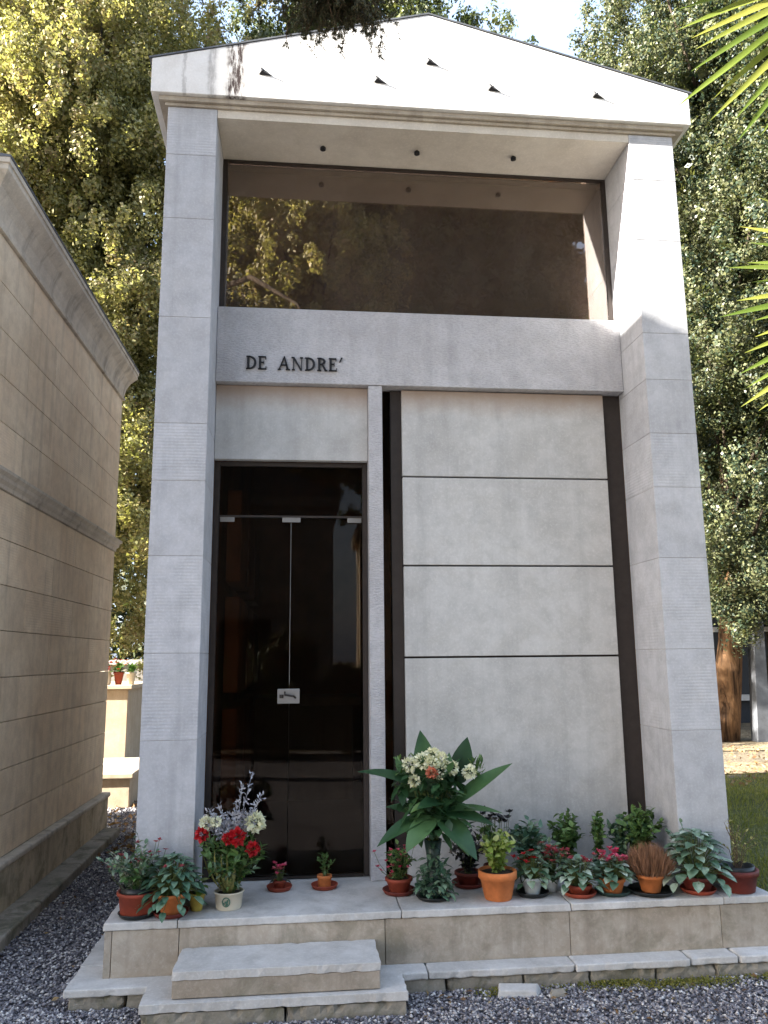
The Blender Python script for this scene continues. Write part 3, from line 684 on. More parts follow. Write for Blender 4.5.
ln = thing('grave_lantern', 'white grave lantern at the left end of the tall box tomb', 'lantern', (-1.80, 6.98, .95))
part('body', M['creampot'], ln, lambda m: m.lathe([(.06, 0), (.075, .02), (.07, .17), (.08, .18)], 8))
part('lid', M['creampot'], ln, lambda m: m.lathe([(.085, .182), (.05, .23), (.015, .25), (.001, .27)], 8))
fw = thing('cemetery_wall', 'dark boundary wall with a pale coping far behind the graves', 'wall', (0, 14.8, -.36))
part('wall', M['farstone'], fw, lambda m: m.box(-18, 7.5, 0, .3, 0, 1.55)); part('coping', M['step'], fw, lambda m: m.box(-18, 7.55, -.05, .35, 1.553, 1.66))
# far right: post and dark building, its wall coloured black
ps = thing('stone_post', 'grey stone post standing beside the orange tree trunk', 'post', (9.62, 10.3, -.36))
part('shaft', M['lead'], ps, lambda m: m.prism([(-.15, 0), (.13, 0), (.20, 2.75), (-.0, 2.75)], -.12, .12), bevel=.01)
part('cap', M['lead'], ps, lambda m: m.box(-.02, .23, -.14, .14, 2.753, 2.80))
fb = thing('mausoleum', 'dark distant chapel with pale ledges glimpsed at the right edge', 'mausoleum', (13.0, 14.5, -.36))
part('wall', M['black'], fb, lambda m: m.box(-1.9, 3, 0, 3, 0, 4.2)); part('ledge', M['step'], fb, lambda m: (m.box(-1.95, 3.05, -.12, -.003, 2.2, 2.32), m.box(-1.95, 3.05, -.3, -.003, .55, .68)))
part('roof', M['lead'], fb, lambda m: m.prism([(-2.1, 4.203), (3.2, 4.203), (.5, 5.2)], -.2, 3.2))

# ------------------------------------------------------------------ off-camera: tall chapel added to shade the facade; the rest show in glass
tb = thing('mausoleum', 'unseen tall chapel with a flat-roofed porch, added to shade the facade from the left', 'mausoleum', (-7.5, 0, -.36))
part('wall', M['tan'], tb, lambda m: m.box(-1.6, 1.5, -1.34, 3.2, 0, 8.6)); part('porch', M['tan'], tb, lambda m: m.box(-1.5, 1.5, -3.2, -1.344, 0, 7.76))  # block heights and depths shaped to cast the shadow edge on the facade
part('roof', M['lead'], tb, lambda m: m.box(-1.7, 1.55, -1.34, 3.3, 8.603, 8.7))
def opp(label, x0, x1, y0, y1, h, mat):
    t = thing('mausoleum', label, 'mausoleum', ((x0 + x1) / 2, y1, -.36), 'chapels across the path'); w = (x1 - x0) / 2
    part('wall', mat, t, lambda m: (m.box(-w, -.5, y0 - y1, 0, 0, h), m.box(.5, w, y0 - y1, 0, 0, h), m.box(-.498, .498, y0 - y1, 0, 2.4, h)), bevel=.01)
    part('door', M['metal'], t, lambda m: m.box(-.498, .498, -.3, -.2, 0, 2.39))
    part('cornice', mat, t, lambda m: m.box(-w - .12, w + .12, y0 - y1 - .1, .12, h + .003, h + .25), bevel=.02)
    part('roof', M['lead'], t, lambda m: m.prism([(-w - .15, h + .253), (w + .15, h + .253), (0, h + 1.1)], y0 - y1 - .1, .15))
opp('brown stone chapel across the path, seen only mirrored in the glass', -1.9, 1.5, -14, -10.2, 4.6, M['farstone'])
opp('pale chapel across the path, seen only mirrored in the glass', 2.3, 6.2, -15, -10.6, 4.4, M['tan'])
tree('bright evergreen across the path, mirrored in the left of the window', (.9, -14.6, -.36), (.9, -15.0, 11.3), (2.2, 2.4, 6.6), M['leaf_yellow'], 80, 26, 100, .12, 51, .28, 'bark_dark', group='trees across the path', front=False)
tree('middle-sized green tree across the path between the two mirrored evergreens', (3.4, -17.5, -.36), (3.4, -17.5, 12.0), (2.4, 2.0, 7.5), M['leaf_mid'], 60, 24, 80, .14, 53, .25, 'bark_dark', group='trees across the path', front=False)
tree('dark evergreen across the path, mirrored in the right of the window', (6.2, -17, -.36), (6.4, -17.0, 11.5), (4.2, 2.8, 8.5), M['leaf_mid'], 100, 26, 90, .15, 52, .28, 'bark_dark', group='trees across the path', front=False)

for i, (x, y, h, lb) in enumerate(((.55, -8.6, 1.9, 'dark round shrub across the path before the brown stone chapel'), (1.75, -8.9, 1.5, 'low dark shrub between the two chapels across the path'), (-.7, -8.8, 1.3, 'small dark shrub left of the round one across the path'), (3.0, -8.7, 1.2, 'small dark shrub before the pale chapel across the path'))):
    t = thing('shrub', lb, 'shrub', (x, y, -.36), 'shrubs across the path'); before = set(bpy.data.objects)
    crown('crown', M['leaf_dark'], t, (x, y, h * .5 - .3), (.5, .45, h * .5), 16, 16, 40, .08, 60 + i, False, (.22, .4), clump_r=(.08, .16))
    for ob in set(bpy.data.objects) - before: ob.location = (-x, -y, .36)
    part('stem', M['bark_dark'], t, lambda m: m.tube([(0, 0, 0), (.02, 0, h * .6)], [.05, .02], 8))
# ------------------------------------------------------------------ palm at right
pm = thing('palm_tree', 'fan palm just outside the right edge, its yellow-green blades hanging into view', 'palm', (3.75, -2.5, -.36))
part('trunk', M['bark'], pm, lambda m: m.tube([(0, 0, 0), (.03, 0, 1.2), (0, .03, 2.4), (-.03, 0, 3.6)], [.16, .13, .13, .12], 14), True)
def frond(hub, out, n, L, spread, seed, droop=.5, W=.042):
    r = random.Random(seed); m = MB(); h = Vector(hub); o_ = Vector(out).normalized()
    side = o_.cross(Vector((0, 1, 0.15))).normalized(); nrm = o_.cross(side)
    for i in range(n):
        a = -spread / 2 + spread * i / (n - 1); d = o_ * math.cos(a) + side * math.sin(a) + nrm * r.uniform(-.06, .06)
        m.leaf(h + d * .03, d, nrm * (1 if nrm.y < 0 else -1) + Vector((0, 0, .25)), L * r.uniform(.85, 1.08) * (1 - .15 * abs(a)), W, r.uniform(.2, droop), 7, .35, 'blade')
    fr = m.build('frond', M['palm'], pm, True); fr.location = Vector((-3.75, 2.5, .36))
    pt_ = MB(); pt_.tube([(3.72, -2.5, 3.1), (h + Vector((3.72, -2.5, 3.1))) / 2 + Vector((0, 0, .25)), h], [.018, .012, .009], 8)
    pb = pt_.build('petiole', M['stem'], fr, True)
frond((3.03, -2.15, 3.88), (-1, .08, -.62), 26, .84, 1.9, 1, .35, .05)
frond((3.01, -2.2, 2.54), (-1., .05, -.50), 26, .70, 1.8, 2, .4, .05)
frond((4.3, -2.3, 3.9), (1, .1, -.1), 22, .8, 2.8, 3)
frond((3.8, -3.1, 4.0), (.1, -1, .1), 22, .8, 2.8, 4)
frond((4.0, -2.0, 4.1), (.5, .3, .8), 22, .8, 2.8, 5)

# ------------------------------------------------------------------ conifer branch over the gable
cf = thing('conifer_tree', 'conifer standing behind the viewpoint, one dark drooping branch hanging in front of the gable', 'tree', (-2.2, -6.6, -.36))
def lift(o): o.location = (2.2, 6.6, .36); return o
lift(part('trunk', M['bark_dark'], cf, lambda m: m.tube([(-2.2, -6.6, -.36), (-2.15, -6.6, 2.5), (-2.2, -6.5, 6), (-2.1, -6.5, 9)], [.22, .18, .14, .05], 12), True))
lift(part('branch', M['bark_dark'], cf, lambda m: (m.tube([(-2.2, -6.5, 5.6), (-.8, -4.6, 5.9), (.3, -2.6, 5.3), (.80, -1.6, 4.55), (.95, -1.45, 4.2)], [.06, .045, .03, .014, .005], 8),
     m.tube([(-2.1, -6.5, 7.5), (-3.5, -5.0, 8.0), (-4.4, -4.0, 7.8)], [.06, .04, .01], 8), m.tube([(-2.1, -6.5, 7), (-1, -8, 7.5), (-.5, -9, 7.3)], [.06, .04, .01], 8)), True))
def sprays():
    g = np.random.default_rng(5); CC = []; DD = []; m = MB()
    anchors = []
    for i in range(110):
        t_ = g.random(); p = np.array([.50, -1.65, 4.45]) * (1 - t_) + np.array([1.13, -1.4, 4.24]) * t_; anchors.append((p, g.uniform(.12, .30)))
    for i in range(60): anchors.append((np.array([g.uniform(.40, 1.12), -1.6 + g.uniform(-.15, .15), 4.32]), g.uniform(.08, .2)))
    for i in range(40): anchors.append((np.array([g.uniform(.86, 1.12), -1.5 + g.uniform(-.1, .1), 4.30]), g.uniform(.18, .36)))
    for p, L in anchors:
        d = unit(np.array([g.normal() * .55, g.normal() * .3, -1.])[None])[0]; q = p.copy(); pts = [tuple(p)]
        for k in range(9):
            q = q + d * L / 9; d = unit((d + g.normal(size=3) * .16)[None])[0]; pts.append(tuple(q))
            for j in range(2):
                sd = unit((d * .8 + g.normal(size=3) * .8)[None])[0]; l2 = L * .32 * g.random()
                nn = 30
                tt = g.random((nn, 1)); CC.append(q + sd * l2 * tt + g.normal(size=(nn, 3)) * .004); DD.append(unit(sd + g.normal(size=(nn, 3)) * .55))
        m.tube(pts, .0018, 4, False)
    C = np.concatenate(CC); D = np.concatenate(DD); n = len(C)
    lift(quads('needles', M['needle'], leafquads(C, D, g.uniform(.010, .022, n), g.uniform(.0025, .005, n)), cf)); lift(m.build('twig', M['twig'], cf))
    C = []; 
    for s0, e0 in (((-3.5, -5.0, 8.0), (-4.4, -4.0, 7.8)), ((-1, -8, 7.5), (-.5, -9, 7.3)), ((-2.1, -6.5, 9.5), (-2.2, -6.5, 7.5)), ((-3.2, -7.2, 6.8), (-1.6, -5.8, 8.4))):
        t_ = g.random((5000, 1)); C.append(np.array(s0) * (1 - t_) + np.array(e0) * t_ + g.normal(size=(5000, 3)) * .35)
    C = np.concatenate(C); n = len(C); lift(quads('crown', M['needle'], leafquads(C, unit(g.normal(size=(n, 3))), g.uniform(.06, .14, n), g.uniform(.03, .06, n)), cf))
sprays()

# ------------------------------------------------------------------ potted plants
def pot_prof(r0, r1, h, rim=.018, t=.006):
    return [(r0 * .96, 0), (r0, .004), (r1 * .97, h - rim), (r1 * 1.06, h - rim + .002), (r1 * 1.06, h - .002), (r1 * 1.03, h), (r1 - t, h), (r1 - t * 1.5, h - .02), (.001, h - .022)]
def potted(label, loc, r, h, pm, saucer=None, r0=None, cat='potted plant', z0=None, sr=None, rim=.018):
    t = thing('potted_plant', label, cat, loc, 'pots along the chapel platform', rz=random.uniform(0, 6))
    zz = 0
    if saucer:
        q = sr or r * 1.28
        part('saucer', M[saucer], t, lambda m: m.lathe([(q * .82, 0), (q * .86, .002), (q, .020), (q * .985, .024), (q * .95, .022), (q * .84, .007), (.001, .007)], 36), True); zz = .008
    p = MB(); p.lathe([(a, b + zz) for a, b in pot_prof(r0 or r * .72, r, h, rim)], 40)
    p.build('pot', M[pm], t, True)
    s = MB(); s.lathe([(.001, h + zz - .012), (r * .5, h + zz - .010), (r - .009, h + zz - .014)], 20); s.build('soil', M['soil'], t)
    return t, h + zz - .012
def rv(rx=1, rz=1, up=0.):
    return Vector((random.gauss(0, rx), random.gauss(0, rx), random.gauss(0, rz) + up)).normalized()
def bush(t, z, H, R, stems, leaves, L, W, mat, shape='lance', up=.9, name='foliage', curl=.5, stem='stem', sr=.0022, ctr=(0, 0)):
    m = MB(); sm = MB()
    for i in range(stems):
        a = random.uniform(0, 2 * PI); q = random.random() ** .6
        tip = Vector((ctr[0] + math.cos(a) * R * q, ctr[1] + math.sin(a) * R * q, z + H * random.uniform(.65, 1) * (1 - .35 * q * q)))
        b = Vector((ctr[0] * .3 + math.cos(a) * R * .15 * q, ctr[1] * .3 + math.sin(a) * R * .15 * q, z)); mid = b.lerp(tip, .5) + Vector((0, 0, H * .12)) - Vector((math.cos(a), math.sin(a), 0)) * R * .12
        sm.tube([b, mid, tip], [sr, sr * .8, sr * .5], 5, False)
        for j in range(leaves):
            s_ = .08 + .95 * (j + random.random()) / leaves; s_ = min(s_, 1)
            p = b.lerp(mid, s_ * 2) if s_ < .5 else mid.lerp(tip, s_ * 2 - 1)
            d = rv(1, .6, .25) * .9 + (tip - b).normalized() * up * .5; l_ = L * random.uniform(.65, 1.15)
            m.leaf(p, d, Vector((0, 0, 1)) + rv() * .5, l_, W * l_ / L, curl * random.uniform(.4, 1.6), 3, .2, shape)
    m.build(name, M[mat], t, True); sm.build('stems', M[stem], t)
def rosette(t, z, n, L, W, R, H, mat, shape='heart', curl=.7, name='foliage', tilt=(.2, 1.1), low=.0):
    m = MB(); sm = MB()
    for i in range(n):
        a = i * 2.39996 + random.uniform(-.3, .3); q = (i + .5) / n; rr_ = R * math.sqrt(q); hz = H * (1 - q) ** .7 + low * q
        tip = Vector((math.cos(a) * rr_, math.sin(a) * rr_, z + hz)); b = Vector((math.cos(a) * .008, math.sin(a) * .008, z))
        mid = b.lerp(tip, .55) + Vector((0, 0, .02)); sm.tube([b, mid, tip], .0018, 5, False)
        el = -.5 + 1.1 * (1 - q); d = Vector((math.cos(a + random.uniform(-.5, .5)), math.sin(a + random.uniform(-.5, .5)), el * .7))
        l_ = L * random.uniform(.7, 1.15); m.leaf(tip - d.normalized() * l_ * .3, d, Vector((math.cos(a) * .3, math.sin(a) * .3, 1)), l_, W * l_ / L, curl * random.uniform(.3, 1.4), 4, .22, shape)
    m.build(name, M[mat], t, True); sm.build('stems', M['stem'], t)
def blooms(t, pts, mat, size=.02, petals=6, name='flowers', stemz=None, up=.8):
    m = MB(); sm = MB()
    for p in pts:
        p = Vector(p); ax = rv(.5, .2, 1)
        for k in range(petals):
            a = 2 * PI * k / petals + random.random() * .6; d = Vector((math.cos(a), math.sin(a), random.uniform(.1, up * 1.4)))
            m.leaf(p, d, Vector((0, 0, 1)), size * random.uniform(.8, 1.2), size * .8, random.uniform(-.6, .8), 3, .2, 'round')
        if stemz is not None: sm.tube([(p.x * .3, p.y * .3, stemz), (p.x * .8, p.y * .8, (stemz + p.z) / 2 + .01), p], .0014, 5, False)
    m.build(name, M[mat], t, True)
    if stemz is not None: sm.build('flower_stems', M['stem'], t)
def ball_flower(t, p, R, mat, n=60, pet=.018, name='flower', label=None):
    m = MB(); p = Vector(p)
    for i in range(n):
        z_ = 1 - 2 * (i + .5) / n; a = i * 2.39996; r_ = math.sqrt(1 - z_ * z_); d = Vector((r_ * math.cos(a), r_ * math.sin(a), z_))
        m.leaf(p + d * R * .55, (d + rv() * .35), rv() + Vector((0, 0, .5)), pet * random.uniform(.8, 1.2), pet * .8, random.uniform(-.3, 1), 2, .3, 'round')
    o = m.build(name, M[mat], t, True)
    if label: o['label'] = label
def rose(t, p, R, mat, label=None, face=(0, -1, .35)):
    ball_flower(t, Vector(p) + Vector(face).normalized() * R * .1, R * .8, mat, 46, R * .85, 'flower', label); return
    m = MB(); p = Vector(p); f = Vector(face).normalized(); a1 = f.cross(Vector((0, 0, 1))).normalized(); a2 = f.cross(a1)
    for ring, (k, rr_, op, ln_) in enumerate(((3, .15, .15, .55), (5, .28, .35, .75), (6, .42, .65, .85), (7, .5, 1.0, .95))):
        for i in range(k):
            a = 2 * PI * i / k + ring * .5; rad = a1 * math.cos(a) + a2 * math.sin(a)
            d = (f * (1 - op * .55) + rad * op).normalized(); m.leaf(p + rad * R * rr_ * .5 - f * R * .3, d, rad * -1 + f * .6, R * ln_ * 1.25, R * 1.05, -.5 if ring < 2 else .6, 4, .3, 'round')
    o = m.build('flower', M[mat], t, True)
    if label: o['label'] = label

# A: big red-brown bowl, black inside, thin plants with red flowers
t, z = potted('wide red-brown bowl of thin sprigs with tiny red flowers at left corner', (.045, -.115, 0), .098, .115, 'orangered', 'blackpot', .082, sr=.095)
part('inner_pot', M['blackpot'], t, lambda m: m.lathe([(.085, z - .01), (.086, z + .035), (.080, z + .035), (.078, z)], 32), True)
bush(t, z, .28, .19, 20, 18, .040, .020, 'pl_cycl', up=.4, stem='petiole_red', sr=.0028)
bush(t, z, .20, .18, 14, 14, .040, .022, 'pl_green', up=.3)
blooms(t, [(random.gauss(0, .11), random.gauss(0, .11), z + random.uniform(.1, .24)) for _ in range(20)], 'dullred', .018, 5, stemz=z)
# B: trailing blue-green ivy-like plant hiding a terracotta pot
t, z = potted('terracotta pot almost hidden by a trailing blue-green plant beside the red-brown bowl', (.215, -.125, 0), .07, .10, 'terracotta', 'darkred')
rosette(t, z, 170, .065, .04, .16, .19, 'pl_blue', 'lance', .9, low=-.05)
# C
t, z = potted('small ochre pot with pale green plant squeezed beside the cream bowl', (.335, -.06, 0), .04, .085, 'ochrepot')
rosette(t, z, 18, .05, .035, .06, .09, 'pl_light', 'heart', .6)
# D: cream bowl with bouquet
t, z = potted('cream bowl holding red roses, white flowers and silvery dried sprigs', (.497, -.04, 0), .075, .085, 'creampot', None, .066, 'flower arrangement', rim=.006)
t.rotation_euler.z = 0
em = MB()
for k in range(22):
    a = 2 * PI * k / 22; r0_ = .022
    for q in (0, 1):
        th0 = -PI/2 - .12 + math.cos(a) * .26; zc = .045 + math.sin(a) * .021
        if q: th1, z1 = th0, zc
    rr0 = .0725; c0 = (rr0 * math.cos(th1), rr0 * math.sin(th1), z1)
    em.tube([c0, (rr0 * math.cos(th1) * 1.02, rr0 * math.sin(th1) * 1.02, z1)], .0035, 6)
for k in range(14):
    a = random.uniform(0, 2 * PI); q = random.random() * .8
    th = -PI/2 - .12 + math.cos(a) * .24 * q; zc = .045 + math.sin(a) * .019 * q
    em.tube([(.0725 * math.cos(th), .0725 * math.sin(th), zc), (.0745 * math.cos(th), .0745 * math.sin(th), zc)], .005, 6)
em.build('emblem', M['green_ink'], t)
m = MB()
for i in range(26):
    a = random.uniform(0, 2 * PI); e = random.uniform(.5, 1.9); m.leaf((math.cos(a) * .02, math.sin(a) * .02, z), (math.cos(a), math.sin(a), e), (math.cos(a), math.sin(a), -.2), random.uniform(.12, .28), random.uniform(.010, .022), random.uniform(-.9, -.1) * -1, 6, .25, 'lance')
m.build('foliage', M['drygrass'], t, True)
bush(t, z, .34, .19, 34, 18, .055, .026, 'pl_green', up=.6); bush(t, z, .24, .16, 16, 14, .05, .02, 'pl_cycl', up=.6, name='pale_foliage')
for k, (x, y, zz, R) in enumerate(((.04, -.09, .365, .042), (-.145, -.03, .37, .034), (-.005, -.09, .36, .028), (.125, -.07, .30, .034))): rose(t, (x, y, zz), R, 'red')
m = MB(); 
for (x, y, zz) in ((.035, -.08, .35), (-.13, -.03, .34), (.11, -.06, .28), (.13, 0, .38), (-.1, 0, .4)): m.tube([(0, 0, z), (x * .5, y * .6, zz * .6), (x, y, zz)], .0025, 5, False)
m.build('rose_stems', M['stem'], t)
ball_flower(t, (.13, -.01, .42), .052, 'white', 90, .032); ball_flower(t, (-.125, .0, .42), .036, 'white', 60, .026); ball_flower(t, (-.075, -.02, .43), .026, 'white', 40, .02); ball_flower(t, (-.02, .02, .40), .03, 'silvery', 40, .022)
m = MB()
for i in range(54):
    b = Vector((0, 0, .25)); tip = Vector((random.uniform(-.16, .14), random.uniform(-.04, .05), random.uniform(.40, .48)))
    for j in range(18): p = b.lerp(tip, .6 + .4 * random.random()); m.leaf(p, rv(1, 1, .6), rv(), .02, .008, .3, 2)
for (tx, tz) in ((.06, .62), (.11, .68), (.03, .54), (.16, .56), (.13, .50), (-.12, .50), (-.07, .52)):
    b = Vector((.02, 0, .3)); tip = Vector((tx, -.01, tz)); m.tube([b, tip], .0015, 4, False)
    for j in range(36):
        s_ = .35 + .65 * random.random(); p = b.lerp(tip, s_) + Vector((random.gauss(0, .008), random.gauss(0, .008), 0)); m.leaf(p, rv(1, 1, .8), rv(), .024, .010, .3, 2)
m.build('dried_sprigs', M['silvery'], t)
# E, F: two small ones on saucers in front of the door
t, z = potted('tiny pink flowering plant on a wide red saucer before the glass door', (.752, .255, 0), .036, .045, 'orangered', 'orangered', sr=.072)
rosette(t, z, 16, .035, .026, .05, .07, 'pl_dark', 'heart', .6); blooms(t, [(random.gauss(0, .022), random.gauss(0, .022), z + random.uniform(.05, .1)) for _ in range(12)], 'pink', .02, 6, stemz=z)
t, z = potted('small terracotta pot with thin green plant on a red saucer near the mullion', (1.005, .255, 0), .04, .062, 'terracotta', 'orangered', .036, sr=.076)
bush(t, z, .14, .06, 8, 10, .03, .015, 'pl_green', up=.6)
# G
t, z = potted('red bowl pot with crimson flowers at the foot of the stone mullion', (1.41, .10, 0), .072, .075, 'orangered', 'darkred', .05)
bush(t, z, .18, .09, 22, 14, .034, .022, 'pl_green', up=.6); blooms(t, [(random.gauss(-.02, .05), random.gauss(0, .04), z + random.uniform(.04, .16)) for _ in range(30)], 'pink', .018, 5, stemz=z)
# H: tall arrangement
t = thing('flower_arrangement', 'big bouquet of broad dark leaves and creamy white flowers before the wall panels', 'flower arrangement', (1.585, -.02, 0))
part('saucer', M['blackpot'], t, lambda m: m.lathe([(.085, 0), (.10, .018), (.096, .022), (.08, .006), (.001, .006)], 32), True)
part('vase', M['greenpot'], t, lambda m: m.lathe([(.05, .007), (.052, .03), (.035, .10), (.034, .2), (.05, .30), (.046, .30), (.03, .2), (.001, .19)], 28), True)
def px(x, y, zz): return Vector((x, y, zz))
big = [  # base, tip, width : read off the photograph (x right, z up, y out)
 ((-.02, -.02, .55), (-.06, -.02, .86), .115), ((.14, 0, .60), (.215, .0, .82), .10), ((.14, -.05, .50), (.42, -.10, .69), .085), ((-.10, -.05, .58), (-.40, -.10, .665), .075),
 ((.08, -.06, .45), (.36, -.12, .43), .05), ((.06, -.08, .44), (.30, -.14, .375), .085), ((-.06, -.08, .42), (-.30, -.18, .30), .075), ((-.02, -.10, .42), (-.16, -.24, .29), .095),
 ((.02, -.10, .42), (.18, -.22, .24), .12), ((-.08, 0, .5), (-.2, .05, .72), .07), ((.03, -.1, .5), (-.1, -.22, .49), .07), ((.03, 0, .5), (.12, .08, .72), .09), ((.0, 0, .4), (-.25, .08, .45), .09),
 ((0, -.02, .35), (-.14, -.1, .36), .08), ((0, 0, .35), (.14, -.08, .40), .08), ((0, 0, .38), (.02, -.16, .44), .09), ((0, .02, .4), (.28, .09, .55), .09), ((-.02, 0, .42), (-.13, -.12, .52), .09)]
m = MB()
for b, e, w in big:
    b = Vector(b); e = Vector(e); d = e - b; L = d.length; up = Vector((0, -.45, 1)) if abs(d.z) < .8 * L else Vector((0, -1, .1))
    c_ = .55 if d.z < .1 else .2
    dd = d.normalized() + Vector((0, 0, c_ * .45)); m.leaf(b - d * .12, dd, up, L * 1.17, w * 1.3, c_, 8, .24, 'lance')
    m.tube([(0, 0, .28), b * .6 + Vector((0, 0, .12)), b], .004, 5, False)
m.build('broad_leaves', M['pl_deep'], t, True)
for (x, y, zz, R) in ((-.13, -.06, .70, .044), (-.06, -.08, .72, .050), (.025, -.10, .67, .052), (-.01, -.09, .70, .046), (.0, -.05, .75, .04), (.045, -.07, .73, .034), (.10, -.07, .68, .040), (.20, -.06, .655, .040), (-.11, -.1, .62, .028)): ball_flower(t, (x, y, zz), R, 'white', 70, .024)
rose(t, (-.02, -.13, .665), .03, 'salmon')
m = MB()
for i in range(330):
    a = random.uniform(0, 2 * PI); r_ = random.random() ** .5 * .19; b = Vector((math.cos(a) * r_, math.sin(a) * r_ * .7 - .01, random.uniform(.33, .66))); m.leaf(b, rv(1, .7, .3), (0, 0, 1), random.uniform(.06, .12), .045, .5, 3)
m.build('filler_leaves', M['pl_deep'], t, True)
m = MB()
m.leaf((.06, -.10, .40), (.5, -.4, -.55), (0, -.5, 1), .20, .10, .5, 8, .25); m.leaf((-.03, -.12, .50), (-.8, -.6, .15), (0, -.5, 1), .14, .05, .9, 8, .25); m.leaf((-.02, -.10, .41), (-.8, -.5, -.25), (0, -.4, 1), .19, .07, .6, 8, .25)
m.build('pale_leaves', M['pl_green'], t, True)
m = MB()
for i in range(60): m.leaf((random.uniform(-.2, -.08), -.03, random.uniform(.58, .73)), rv(1, 1, .8), (0, 0, 1), .045, .018, .3, 2)
m.build('light_sprigs', M['pl_green'], t, True); m = MB()
for i in range(40): m.leaf((random.uniform(.22, .28), -.02, random.uniform(.62, .70)), rv(.6, 1, 1.2), (0, 0, 1), .05, .02, .3, 2)
m.build('light_sprigs', M['pl_green'], t, True)
m = MB()
for i in range(330): a = random.uniform(0, 2*PI); q = random.random() ** .5; m.leaf((math.cos(a)*.095*q, math.sin(a)*.09*q - .02, .03 + (1-q*.8)*.32*random.random()), rv(1, .5, .1), (0, 0, 1), random.uniform(.03, .07), .025, .9, 3)
m.build('trailing_foliage', M['pl_blue'], t, True)
m = MB()
for i in range(26): m.tube([(random.uniform(-.02, .02), random.uniform(-.02, .02), .2), (random.uniform(-.05, .05), -.02, .4), (random.uniform(-.12, .12), -.04, .56)], .003, 5, False)
m.build('stems', M['stem'], t)
# I
t, z = potted('dark red pot with a blackish-purple plant behind the bright orange pot', (1.82, .19, 0), .075, .07, 'darkred', 'darkred')
bush(t, z, .24, .11, 26, 16, .045, .022, 'pl_dark', up=.5)
# J + back plant
t, z = potted('bright orange terracotta pot with a yellow-green variegated plant', (1.925, -.075, 0), .098, .145, 'terracotta', None, .072, rim=.04)
bush(t, z, .23, .12, 26, 14, .048, .034, 'pl_light', up=.35, ctr=(0, 0))
t, z = potted('low pot with dark plum-coloured flower heads behind the bright orange pot', (1.98, .22, 0), .06, .10, 'darkred')
bush(t, z, .30, .10, 14, 14, .045, .022, 'pl_green', up=.5); blooms(t, [(random.gauss(0, .06), random.gauss(0, .04), z + random.uniform(.24, .31)) for _ in range(18)], 'pl_dark', .03, 7, stemz=z)
# K
t, z = potted('pale grey pot with silvery leaves and red flowers on dark saucer beside the orange pot', (2.125, -.035, 0), .055, .085, 'greypot', 'blackpot', sr=.09)
rosette(t, z, 64, .06, .048, .115, .13, 'pl_cycl', low=-.02); blooms(t, [(random.gauss(-.02, .04), random.gauss(0, .04), z + random.uniform(.09, .14)) for _ in range(8)], 'red', .024, 5, stemz=z)
t, z = potted('blue-green leafy plant in a dark pot by the wall behind the grey pots', (2.17, .20, 0), .06, .10, 'greenpot')
bush(t, z, .26, .14, 24, 14, .055, .036, 'pl_blue', up=.4, shape='heart')
# L
t, z = potted('small pale pot with dull red flowers between the grey cyclamen pot and the red saucer', (2.245, .02, 0), .045, .07, 'greypot')
bush(t, z, .21, .09, 22, 12, .040, .026, 'pl_cycl', up=.5); blooms(t, [(random.gauss(.03, .045), random.gauss(0, .03), z + random.uniform(.10, .20)) for _ in range(24)], 'dullred', .024, 6, stemz=z)
# M
t, z = potted('shallow pot on a bright red saucer with silvery-edged leaves and a few red flowers', (2.375, -.075, 0), .066, .05, 'orangered', 'orangered', sr=.092)
rosette(t, z, 80, .06, .048, .13, .14, 'pl_silver', 'heart', .6); blooms(t, [(random.gauss(.02, .06), random.gauss(0, .03), z + random.uniform(.12, .17)) for _ in range(9)], 'dullred', .022, 5, stemz=z)
t, z = potted('upright dark green shrub in a dark pot by the wall behind the red saucer', (2.42, .22, 0), .065, .11, 'greenpot')
bush(t, z, .29, .10, 30, 18, .042, .028, 'pl_green', up=.6)
# N
t, z = potted('small orange pot with bright crimson cyclamen flowers on a dark green saucer', (2.565, -.07, 0), .066, .075, 'terracotta', 'greenpot', sr=.097)
rosette(t, z, 64, .06, .05, .12, .11, 'pl_silver', 'heart', .6); blooms(t, [(random.gauss(0, .035), random.gauss(0, .035), z + random.uniform(.09, .15)) for _ in range(22)], 'pink', .026, 6, stemz=z)
t, z = potted('slim dark green spire plant in a dark pot behind the crimson cyclamen', (2.60, .20, 0), .05, .10, 'greenpot')
bush(t, z, .30, .05, 18, 18, .036, .022, 'pl_green', up=.8)
t, z = potted('dark purple-leaved plant beside the black wall gap', (2.74, .21, 0), .05, .10, 'blackpot')
bush(t, z, .27, .08, 18, 16, .042, .028, 'pl_blue', up=.6)
# O heather + behind
t, z = potted('terracotta pot of dry brown heather on a large black saucer', (2.775, -.085, 0), .07, .09, 'terracotta', 'blackpot', sr=.125)
m = MB()
for i in range(1300):
    a = random.uniform(0, 2 * PI); q = random.random() ** .5; e = (1 - q * .5); b = Vector((math.cos(a) * .085 * q, math.sin(a) * .085 * q, z - .01)); tip = Vector((math.cos(a) * .14 * q + random.gauss(0, .008), math.sin(a) * .14 * q + random.gauss(0, .008), z + (.165 * math.sqrt(1 - q * q * .8)) * random.uniform(.75, 1.1)))
    d = tip - b; m.leaf(b.lerp(tip, .25), d, rv(), d.length * .8, .006, .15, 3, .3, 'blade')
m.build('dry_sprigs', M['heather'], t)
t, z = potted('bright green leafy plant in a dark pot against the right pillar, behind the heather', (2.84, .16, 0), .075, .13, 'blackpot')
bush(t, z, .29, .15, 36, 16, .05, .036, 'pl_green', up=.4, shape='heart')
